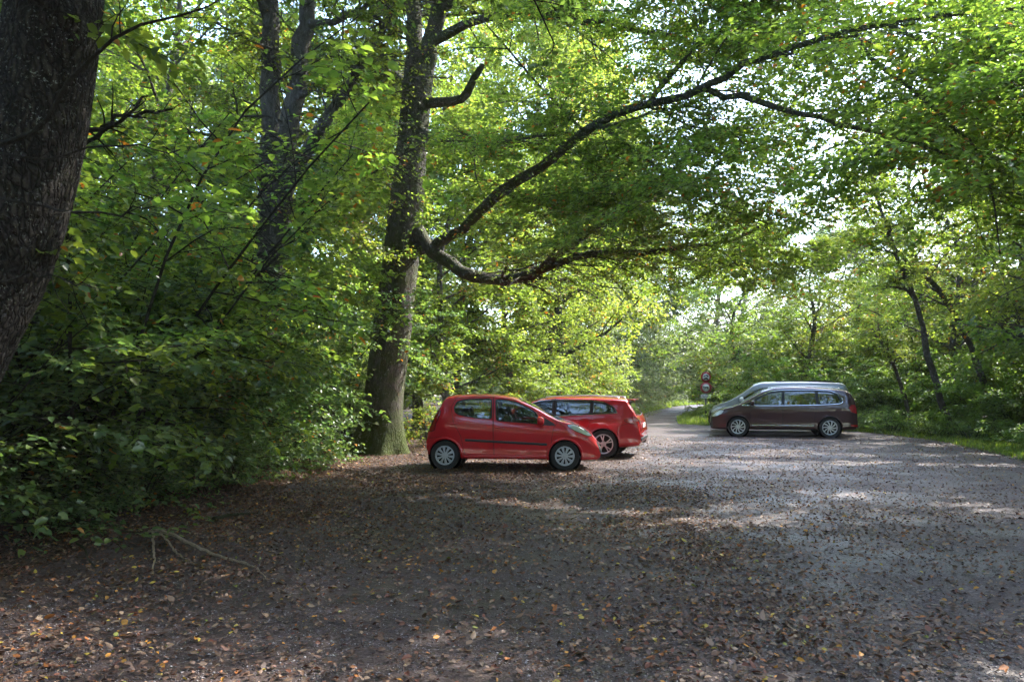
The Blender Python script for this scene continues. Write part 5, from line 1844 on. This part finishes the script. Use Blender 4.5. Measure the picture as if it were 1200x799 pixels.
# ---------------------------------------------------------------- the red estate behind it
estate = dict(
    paint=DEEPRED, half=.90, tumble=.25, plan_end=(.14, .2), plan_len=(.55, .7),
    top=[(-2.35, .62), (-2.335, .75), (-2.30, .92), (-2.24, 1.02), (-2.12, 1.20), (-2.02, 1.34), (-1.98, 1.42), (-1.90, 1.445), (-1.5, 1.475), (-.9, 1.495), (-.3, 1.495), (.1, 1.46), (.5, 1.34), (.95, 1.13), (1.25, .99), (1.6, .93), (2.0, .82), (2.25, .68), (2.33, .55), (2.35, .46)],
    bot=[(-2.35, .36), (-2.30, .28), (-2.1, .26), (-1.0, .21), (1.0, .21), (2.0, .20), (2.3, .22), (2.35, .32)],
    belt=[(-2.35, 1.06), (-1.6, 1.07), (-.9, 1.03), (0, .985), (.8, .95), (1.4, .90), (2.35, .6)],
    axles=(-1.36, 1.34), wr=.325, ww=.205, rim=.225, arch=.375, spokes=(5, 'double'), rim_mat=ALLOY,
    windows=[('rear_quarter_window', [(-1.11, 1.36), (-1.35, 1.335), (-1.58, 1.235), (-1.68, 1.12), (-1.11, 1.085)], None),
             ('rear_side_window', [(-.235, 1.395), (-1.05, 1.37), (-1.05, 1.08), (-.235, 1.025)], 'rear'),
             ('front_side_window', [(-.15, 1.398), (.16, 1.36), (.50, 1.24), (.82, 1.08), (.92, .985), (-.15, 1.02)], 'front')],
    doors={'front': [(-.19, 1.45), (.2, 1.40), (.6, 1.23), (.98, 1.03), (.93, .80), (.90, .30), (-.16, .28), (-.18, .8)],
           'rear': [(-.2, 1.45), (-1.08, 1.42), (-1.10, 1.0), (-1.02, .76), (-.92, .50), (-.86, .29), (-.17, .28), (-.19, .8)]},
    windscreen=[(.20, -.61), (.4, -.63), (1.12, -.72), (1.24, -.4), (1.27, 0), (1.24, .4), (1.12, .72), (.4, .63), (.20, .61), (.12, 0)],
    rear_window=[(-2.02, -.56), (-2.22, -.66), (-2.245, 0), (-2.22, .66), (-2.02, .56), (-2.01, 0)],
    rear_glass=DARKGLASS,
    lamps=[('headlight', [(1.75, .80), (1.95, .80), (2.2, .68), (2.25, .60), (1.9, .66)], LAMP),
           ('clear_lamp', [(-2.36, .875), (-2.34, .935), (-2.17, .955), (-2.17, .90)], CLEARLENS), ('tail_light', [(-2.36, .80), (-2.325, .98), (-2.18, 1.00), (-1.92, .93), (-1.95, .88), (-2.15, .84)], TAIL)],
    lamp_in=.42, chrome=[(.98, .965), (.84, 1.10), (.52, 1.265), (.18, 1.39), (-.2, 1.425), (-1.08, 1.40), (-1.38, 1.36), (-1.62, 1.25), (-1.75, 1.09), (-1.1, 1.055), (-.2, .995)],
    patches=[('pillar', [(.98, .965), (.84, 1.10), (.52, 1.265), (.18, 1.39), (-.2, 1.42), (-1.08, 1.395), (-1.38, 1.355), (-1.62, 1.245), (-1.73, 1.095), (-1.1, 1.06), (-.2, 1.0)], BLACK), ('grille', [(2.25, .6), (2.36, .5), (2.36, .3), (2.28, .3)], BLACK)],
    handles=[(-.06, .90, 'front'), (-.93, .935, 'rear')],
    mirror=(.80, 1.03), seats=[(.0, (-.36, .36)), (-.95, (-.38, 0, .38))], dash=(1.0, .95), seat_z=.36, lip=.016,
    plates=[(-2.352, .74, -1)], lines=[[(-2.30, .78), (-2.0, .80), (-1.80, .74), (-1.73, .50)]],
    side_glass=glass_mat('estate_glass', .25),
)
estate = squash(estate, -1.40, .84)
for k_ in ('top', 'belt'): estate[k_] = [(x, z if z < .5 else .5 + (z - .5) * .91) for x, z in estate[k_]]
estate['windows'] = [(a, [(x, .5 + (z - .5) * .91) for x, z in b], c) for a, b, c in estate['windows']]
estate['doors'] = {a: [(x, z if z < .5 else .5 + (z - .5) * .91) for x, z in b] for a, b in estate['doors'].items()}
estate['chrome'] = [(x, .5 + (z - .5) * .91) for x, z in estate['chrome']]
estate['patches'] = [(a, [(x, z if z < .7 else .5 + (z - .5) * .91) for x, z in b], c) for a, b, c in estate['patches']]
estate['lamps'] = [(a, [(x, .5 + (z - .5) * .91) for x, z in b], c) for a, b, c in estate['lamps']]
estate['handles'] = [(x, .5 + (z - .5) * .91, d) for x, z, d in estate['handles']]
ep = gnd(708, 537)
eyaw = math.pi - R(16)
# the rear wheel nearest the camera stands at the measured point
wl = np.array([-1.36, .82])
cy, sy = math.cos(eyaw), math.sin(eyaw)
loc = (ep[0] - (wl[0] * cy - wl[1] * sy), ep[1] + .1 - (wl[0] * sy + wl[1] * cy), .004)
e_root, e_car, e_doors, e_body = build_car(estate, 'estate_car', 'dark red estate car parked just behind the small red hatchback, its tail towards the road', loc, eyaw)
m = MB()     # roof spoiler, rear wiper-side pillar and rails
m.box((-2.02, -.55, 1.330), (-1.86, .55, 1.358), .012)
m.build('roof_spoiler', DEEPRED, e_root, True)
for sd in (-1, 1):
    m = MB()
    P = [(x, sd * .60, e_car.z_at(x, .60) + z) for x, z in ((.05, .0), (-.02, .035), (-.9, .042), (-1.6, .035), (-1.68, 0))]
    m.tube(smooth_path(P, 24), .014, 8)
    m.build('roof_rail', ALLOY, e_root, True)
m = MB()
m.box((-2.222, -.70, .40), (-2.18, .70, .47), .015)
m.build('bumper_strip', BLACK, e_root, True)

# ---------------------------------------------------------------- the brown van-like car
van = dict(
    paint=BROWN, half=.93, tumble=.22, plan_end=(.09, .22), plan_len=(.4, .8), cat='van',
    top=[(-2.425, .55), (-2.415, .80), (-2.405, .95), (-2.36, 1.15), (-2.27, 1.40), (-2.20, 1.51), (-2.02, 1.61), (-1.6, 1.655), (-1.1, 1.69), (-.5, 1.715), (.05, 1.70), (.46, 1.61), (.85, 1.40), (1.15, 1.21), (1.38, 1.09), (1.6, 1.02), (1.94, .945), (2.2, .85), (2.36, .72), (2.41, .60), (2.425, .48)],
    bot=[(-2.425, .36), (-2.36, .28), (-2.1, .26), (-1.0, .24), (1.0, .24), (2.1, .23), (2.38, .26), (2.425, .34)],
    belt=[(-2.425, 1.12), (-1.9, 1.135), (-1, 1.10), (0, 1.075), (.8, 1.06), (1.4, 1.02), (2.425, .7)],
    axles=(-1.56, 1.36), wr=.335, ww=.22, rim=.235, arch=.39, spokes=(10, 'turbine'), rim_mat=ALLOY,
    windows=[('front_side_window', [(-.065, 1.53), (.30, 1.475), (.62, 1.33), (.88, 1.165), (.90, 1.095), (-.055, 1.085)], 'front'),
             ('rear_side_window', [(-.14, 1.535), (-.6, 1.545), (-1.11, 1.545), (-1.14, 1.105), (-.12, 1.09)], 'rear'),
             ('rear_quarter_window', [(-1.19, 1.54), (-1.60, 1.505), (-1.82, 1.40), (-1.89, 1.22), (-1.84, 1.16), (-1.20, 1.11)], None),
             ('front_quarter_window', [(.96, 1.15), (1.18, 1.06), (1.18, 1.045), (.96, 1.08)], None)],
    doors={'front': [(-.09, 1.60), (.25, 1.56), (.70, 1.36), (.93, 1.20), (.96, .90), (.94, .34), (-.07, .34), (-.08, .9)],
           'rear': [(-.105, 1.60), (-1.15, 1.60), (-1.17, 1.0), (-1.10, .76), (-1.08, .34), (-.085, .34), (-.095, .9)]},
    windscreen=[(.60, -.66), (.8, -.68), (1.30, -.76), (1.42, -.4), (1.45, 0), (1.42, .4), (1.30, .76), (.8, .68), (.60, .66), (.50, 0)],
    rear_window=[(-2.16, -.60), (-2.33, -.68), (-2.35, 0), (-2.33, .68), (-2.16, .60), (-2.15, 0)],
    lamps=[('headlight', [(1.88, .90), (2.08, .90), (2.30, .80), (2.38, .68), (2.30, .67), (2.0, .76)], LAMP),
           ('tail_light', [(-2.43, .78), (-2.34, 1.10), (-2.2, 1.10), (-2.14, 1.0), (-2.20, .86), (-2.3, .82)], TAIL),
           ('bumper_reflector', [(-2.44, .36), (-2.44, .43), (-2.20, .45), (-2.18, .39)], TAIL)],
    patches=[('pillar', [(1.25, 1.055), (1.03, 1.15), (.74, 1.33), (.36, 1.52), (-.05, 1.575), (-1.1, 1.58), (-1.60, 1.55), (-1.80, 1.46), (-1.94, 1.30), (-1.96, 1.18), (-1.86, 1.13), (-1.2, 1.09), (-.1, 1.065)], BLACK), ('grille', [(2.36, .74), (2.44, .62), (2.44, .32), (2.34, .30), (2.34, .5)], BLACK), ('lower_sill', [(-1.06, .30), (.92, .30), (.92, .20), (-1.06, .20)], BLACK)],
    handles=[(.10, .985, 'front'), (-1.0, .985, 'rear')], handle_mat=BROWN,
    mirror=(.87, 1.14), chrome=[(-.05, 1.585), (.36, 1.53), (.75, 1.34), (1.05, 1.15), (1.28, 1.06), (.9, 1.055), (-.1, 1.06), (-1.2, 1.085), (-1.86, 1.125), (-1.97, 1.18), (-1.95, 1.30), (-1.80, 1.47), (-1.60, 1.56), (-1.1, 1.59)],
    strip=[(-1.05, .395), (.90, .395)], strip_h=.010, strip_mat=CHROME,
    seats=[(.15, (-.40, .40)), (-.8, (-.42, .42)), (-1.6, (-.4, .4))], dash=(1.15, 1.05), seat_z=.48, lip=.016,
    side_glass=glass_mat('van_glass', .09),
    hood_line=[(2.2, -.68), (1.6, -.76), (1.47, -.3), (1.5, 0), (1.47, .3), (1.6, .76), (2.2, .68)],
)
van = squash(van, 1.40, .85)
w_f, w_r = gnd(867.3, 511.1), gnd(970, 513.1)
vyaw = math.pi - R(14)
h_ = np.array([math.cos(vyaw), math.sin(vyaw)])
nl_ = np.array([-h_[1], h_[0]])
vc = (w_f[:2] + w_r[:2]) / 2 + h_ * .10 - nl_ * .82
v_root, v_car, v_doors, v_body = build_car(van, 'brown_van', 'dark brown people carrier with chrome window trim parked beside the silver van', (vc[0], vc[1], .004), vyaw)
for sd in (-1, 1):
    m = MB()
    P = [(x, sd * .66, v_car.z_at(x, .66) + z) for x, z in ((.25, .0), (.15, .035), (-.8, .045), (-1.8, .035), (-1.9, 0))]
    m.tube(smooth_path(P, 24), .015, 8)
    m.build('roof_rail', ALLOY, v_root, True)

# ---------------------------------------------------------------- the silver van behind
tall = dict(
    paint=SILVER, half=.96, tumble=.17, plan_end=(.07, .22), plan_len=(.3, .8), cat='van',
    top=[(-2.50, .6), (-2.49, .95), (-2.46, 1.2), (-2.42, 1.5), (-2.36, 1.72), (-2.25, 1.85), (-1.6, 1.91), (-.6, 1.93), (.5, 1.91), (.84, 1.82), (1.18, 1.58), (1.50, 1.36), (1.78, 1.20), (1.98, 1.12), (2.2, 1.03), (2.35, .92), (2.46, .78), (2.5, .6)],
    bot=[(-2.50, .38), (-2.44, .30), (-2.1, .28), (-1.0, .25), (1.0, .25), (2.1, .25), (2.44, .28), (2.5, .36)],
    belt=[(-2.5, 1.18), (-1, 1.16), (0, 1.14), (1.1, 1.13), (1.8, 1.09), (2.5, .75)],
    axles=(-1.6, 1.55), wr=.335, ww=.22, rim=.225, arch=.395, spokes=(10, 'five'), rim_mat=ALLOY,
    windows=[('front_side_window', [(.0, 1.68), (.60, 1.66), (.90, 1.54), (1.28, 1.28), (1.40, 1.17), (.0, 1.15)], 'front'),
             ('rear_side_window', [(-.08, 1.66), (-1.0, 1.67), (-1.0, 1.17), (-.08, 1.15)], 'rear'),
             ('rear_quarter_window', [(-1.1, 1.67), (-2.1, 1.62), (-2.2, 1.25), (-1.1, 1.18)], None)],
    doors={'front': [(-.03, 1.74), (.65, 1.71), (1.0, 1.50), (1.46, 1.22), (1.2, .90), (1.12, .36), (-.03, .36)],
           'rear': [(-.05, 1.72), (-1.05, 1.73), (-1.06, 1.0), (-1.04, .36), (-.05, .36)]},
    windscreen=[(.92, -.70), (1.2, -.72), (1.78, -.80), (1.94, -.4), (1.97, 0), (1.94, .4), (1.78, .80), (1.2, .72), (.92, .70), (.85, 0)],
    rear_window=[(-2.39, -.66), (-2.465, -.72), (-2.47, 0), (-2.465, .72), (-2.39, .66), (-2.385, 0)],
    lamps=[('headlight', [(2.0, .96), (2.2, .97), (2.4, .86), (2.46, .74), (2.1, .80)], LAMP),
           ('tail_light', [(-2.51, .95), (-2.44, 1.42), (-2.36, 1.42), (-2.34, .95)], TAIL)],
    patches=[('grille', [(2.42, .85), (2.52, .7), (2.52, .3), (2.42, .3)], BLACK)],
    handles=[(.08, 1.03, 'front'), (-.95, 1.03, 'rear')], mirror=(1.30, 1.24), mirror_mat=plain('pale_mirror', (.68, .68, .66), .3),
    seats=[(.25, (-.42, .42)), (-.8, (-.42, .42))], dash=(1.3, 1.12), seat_z=.55, lip=.016, side_glass=DARKGLASS,
)
SHIFT = -.22
t_root, t_car, t_doors, t_body = build_car(tall, 'silver_van', 'tall silver van with a dark roof box half hidden behind the brown people carrier', (vc[0] - nl_[0] * 2.6 + h_[0] * SHIFT, vc[1] - nl_[1] * 2.6 + h_[1] * SHIFT, .004), vyaw)
m = MB()
P = np.array([(.15, 1.905), (-.1, 1.935), (-1.7, 1.935), (-2.0, 1.91), (-1.6, 1.88), (0, 1.89)])
m.prism(P, -.62, .62)
m.build('roof_box', BLACK, t_root)
# ================================================================ the sign post and the fallen branch
SIGNRED = plain('sign_red', (.26, .014, .018), .45)
SIGNWHITE = plain('sign_white', (.45, .44, .42), .5)
SIGNBACK = plain('sign_grey', (.28, .28, .28), .5, .5, .5)
SIGNBLACK = plain('sign_black', (.015, .015, .015), .5)
GALV = plain('post_steel', (.10, .10, .085), .5, .5, .4, grain=.5)
sg = gnd(827, 493.2)
sign = thing('road_sign', 'post with two round red-rimmed prohibition signs above a small white plate', 'road sign', sg)
Ys = sg[1]
zz = lambda py: EYE - (py - HY) / F * Ys
m = MB(); m.tube([(0, 0, -.1), (0, 0, zz(435))], .048, 14); m.build('post', GALV, sign, True)


def disc(zc, rad, name):
    m = MB(); m.lathe([(.001, -.055), (rad, -.055), (rad, -.04), (.001, -.04)], n=40, c=(0, 0, zc)); d = m.build(name, SIGNRED, sign)
    m = MB(); m.lathe([(.001, -.0590), (rad * .64, -.0590), (rad * .64, -.056)], n=40, c=(0, 0, zc)); m.build('sign_face', SIGNWHITE, d)
    return d


d1 = disc(zz(441.8), .275, 'sign_disc')
d2 = disc(zz(454.2), .30, 'sign_disc')
z1, z2 = zz(441.8), zz(454.2)
m = MB()      # motor cycle over a car
def ring(cx, cz, r, w=.014):
    a = np.linspace(0, 2 * np.pi, 25)
    m.tube(np.c_[cx + r * np.cos(a), np.full(25, -.0605), cz + r * np.sin(a)], w, 5, cap=False)
ring(-.085, z1 + .055, .035); ring(.085, z1 + .055, .035)
for a_, b_ in (((-.085, .055), (-.02, .085)), ((-.02, .085), (.085, .055)), ((-.02, .085), (.055, .105)), ((.085, .055), (.05, .12)), ((.0, .09), (-.01, .145))):
    m.tube([(a_[0], -.0605, z1 + a_[1]), (b_[0], -.0605, z1 + b_[1])], .014, 5)
m.prism([(-.13, z1 - .10), (-.13, z1 - .065), (-.075, z1 - .055), (-.04, z1 - .015), (.05, z1 - .015), (.085, z1 - .055), (.13, z1 - .065), (.13, z1 - .10)], -.063, -.060)
ring(-.075, z1 - .105, .022); ring(.075, z1 - .105, .022)
m.build('pictogram', SIGNBLACK, d1)
m = MB()      # an animal walking
an = np.array([(-.165, .03), (-.15, .06), (-.115, .075), (-.085, .05), (.05, .055), (.10, .05), (.135, .02), (.115, .0), (.105, -.075), (.085, -.075), (.08, -.02), (.06, -.015), (-.03, -.02), (-.045, -.075), (-.065, -.075), (-.07, -.01), (-.10, .02), (-.14, .015)])
m.prism(an + [0, z2], -.063, -.060)
m.build('pictogram', SIGNBLACK, d2)
m = MB(); m.box((-.27, -.052, zz(466.5)), (.27, -.040, zz(462.0)), .004); pl_ = m.build('sign_plate', SIGNWHITE, sign)
m = MB()
for k in range(2):
    z = zz(463.4 + 1.7 * k)
    for x0, x1 in ((-.21, -.10), (-.07, .03), (.06, .20)) if k == 0 else ((-.16, -.02), (.02, .15)):
        m.box((x0, -.0545, z - .012), (x1, -.0525, z + .012))
m.build('lettering', SIGNBLACK, pl_)
for zc in (z1, z2):
    m = MB(); m.box((-.10, -.039, zc - .02), (.10, .045, zc + .02), .004); m.build('bracket', GALV, sign)

# the fallen forked branch
bb0 = gnd(182, 630); bb0[2] = 0
fb = thing('fallen_branch', 'pale forked dead branch lying on the leaf litter below the shrubs', 'branch', bb0)


def gp(px, py, h):
    q = gnd(px, py + h * 95); q[2] = h
    return q - bb0


for rows in ([(175, 623, .10, .020), (186, 624, .12, .022), (210, 632, .10, .021), (228, 641, .075, .019), (250, 650, .05, .017), (270, 656, .035, .015), (298, 664, .02, .011), (306, 672, .015, .007), (314, 682, .014, .003)],
             [(188, 627, .11, .014), (198, 636, .07, .012), (207, 648, .03, .011), (218, 656, .016, .009), (228, 660, .012, .004)],
             [(179, 624, .10, .017), (180, 638, .05, .015), (181, 650, .02, .013), (179, 668, .016, .009), (180, 674, .012, .004)]):
    P = np.array([gp(a, b, h) for a, b, h, _ in rows]); rad = np.array([q[3] for q in rows])
    S = smooth_path(np.c_[P, rad], 34)
    rr = np.random.default_rng(len(rows))
    S[:, :3] += rr.normal(0, .005, (34, 3))
    V, Q = tube_np(S[:, :3], S[:, 3] * .75 * (1 + rr.normal(0, .07, 34)), 10)
    link('limb', mesh_np('limb', V, [Q], [DEADWOOD], True), fb)
# a few more sticks lying about
for k, (a, b, lab) in enumerate([((250, 611), (302, 603), 'short dark rotten stick at the rim of the undergrowth'), ((470, 526), (510, 540), 'thin dark stick at the root of the old beech'), ((90, 640), (112, 668), 'thin curved twig in the leaf litter near the camera-side shrub')]):
    p0, p1 = gnd(*a), gnd(*b)
    t = thing('stick', lab, 'stick', p0)
    P = smooth_path(np.array([[0, 0, .03], (p1 - p0) * .35 + [0, .03, .045], (p1 - p0) * .7 + [0, -.02, .04], (p1 - p0) + [0, 0, .02]]), 16)
    V, Q = tube_np(P, np.linspace(.028 if k == 0 else .012, .006, 16), 8)
    link('wood', mesh_np('wood', V, [Q], [TWIG], True), t)


# thin autumn haze under the trees
t = NT('haze_air')
v = t.n('ShaderNodeVolumePrincipled')
v.inputs['Density'].default_value = .0004
v.inputs['Color'].default_value = (.90, .95, 1, 1)
t.l(v.outputs[0], t.out.inputs['Volume'])
m = MB(); m.box((-310, -130, -1), (310, 310, 34))
tag(m.build('haze', t.m), 'thin pale haze in the air under the trees', 'haze', kind='stuff')
EXPOSURE = 3.15
# ================================================================ light, sky and camera
w = bpy.data.worlds.new('World')
scene.world = w
w.use_nodes = True
nt = w.node_tree
bg = nt.nodes['Background']
sky = nt.nodes.new('ShaderNodeTexSky')
sky.sky_type = 'NISHITA'
sky.sun_disc = False
sky.sun_elevation = SUN_EL
sky.sun_rotation = SUN_AZ
sky.air_density = 1.0
sky.dust_density = 1.2
sky.ozone_density = 1.0
nt.links.new(sky.outputs[0], bg.inputs[0])
bg.inputs[1].default_value = .15

sl = bpy.data.lights.new('sun', 'SUN')
sl.energy = 2.0
sl.angle = R(.53)
sl.color = (1, .95, .87)
so = bpy.data.objects.new('sun', sl)
COL.objects.link(so)
so.rotation_euler = Vector((-SUN_DIR).tolist()).to_track_quat('-Z', 'Y').to_euler()
so.location = (10, 20, 40)

cam = bpy.data.cameras.new('camera')
co = bpy.data.objects.new('camera', cam)
COL.objects.link(co)
co.location = (0, 0, EYE)
co.rotation_euler = (R(90), 0, 0)
cam.sensor_width = 36
cam.lens = F / 1200 * 36
cam.shift_y = (HY - 399.5) / 1200
cam.clip_start = .05
cam.clip_end = 3000
scene.camera = co

scene.view_settings.view_transform = 'Standard'
scene.view_settings.look = 'None'
scene.view_settings.gamma = 1
scene.view_settings.use_curve_mapping = False
scene.view_settings.exposure = EXPOSURE
scene.cycles.max_bounces = 5
scene.cycles.diffuse_bounces = 3
scene.cycles.glossy_bounces = 3
scene.cycles.transmission_bounces = 4
scene.cycles.transparent_max_bounces = 8
scene.cycles.sample_clamp_indirect = 6
scene.cycles.use_denoising = True
scene.cycles.use_adaptive_sampling = True
scene.cycles.adaptive_threshold = .03
scene.render.use_persistent_data = False
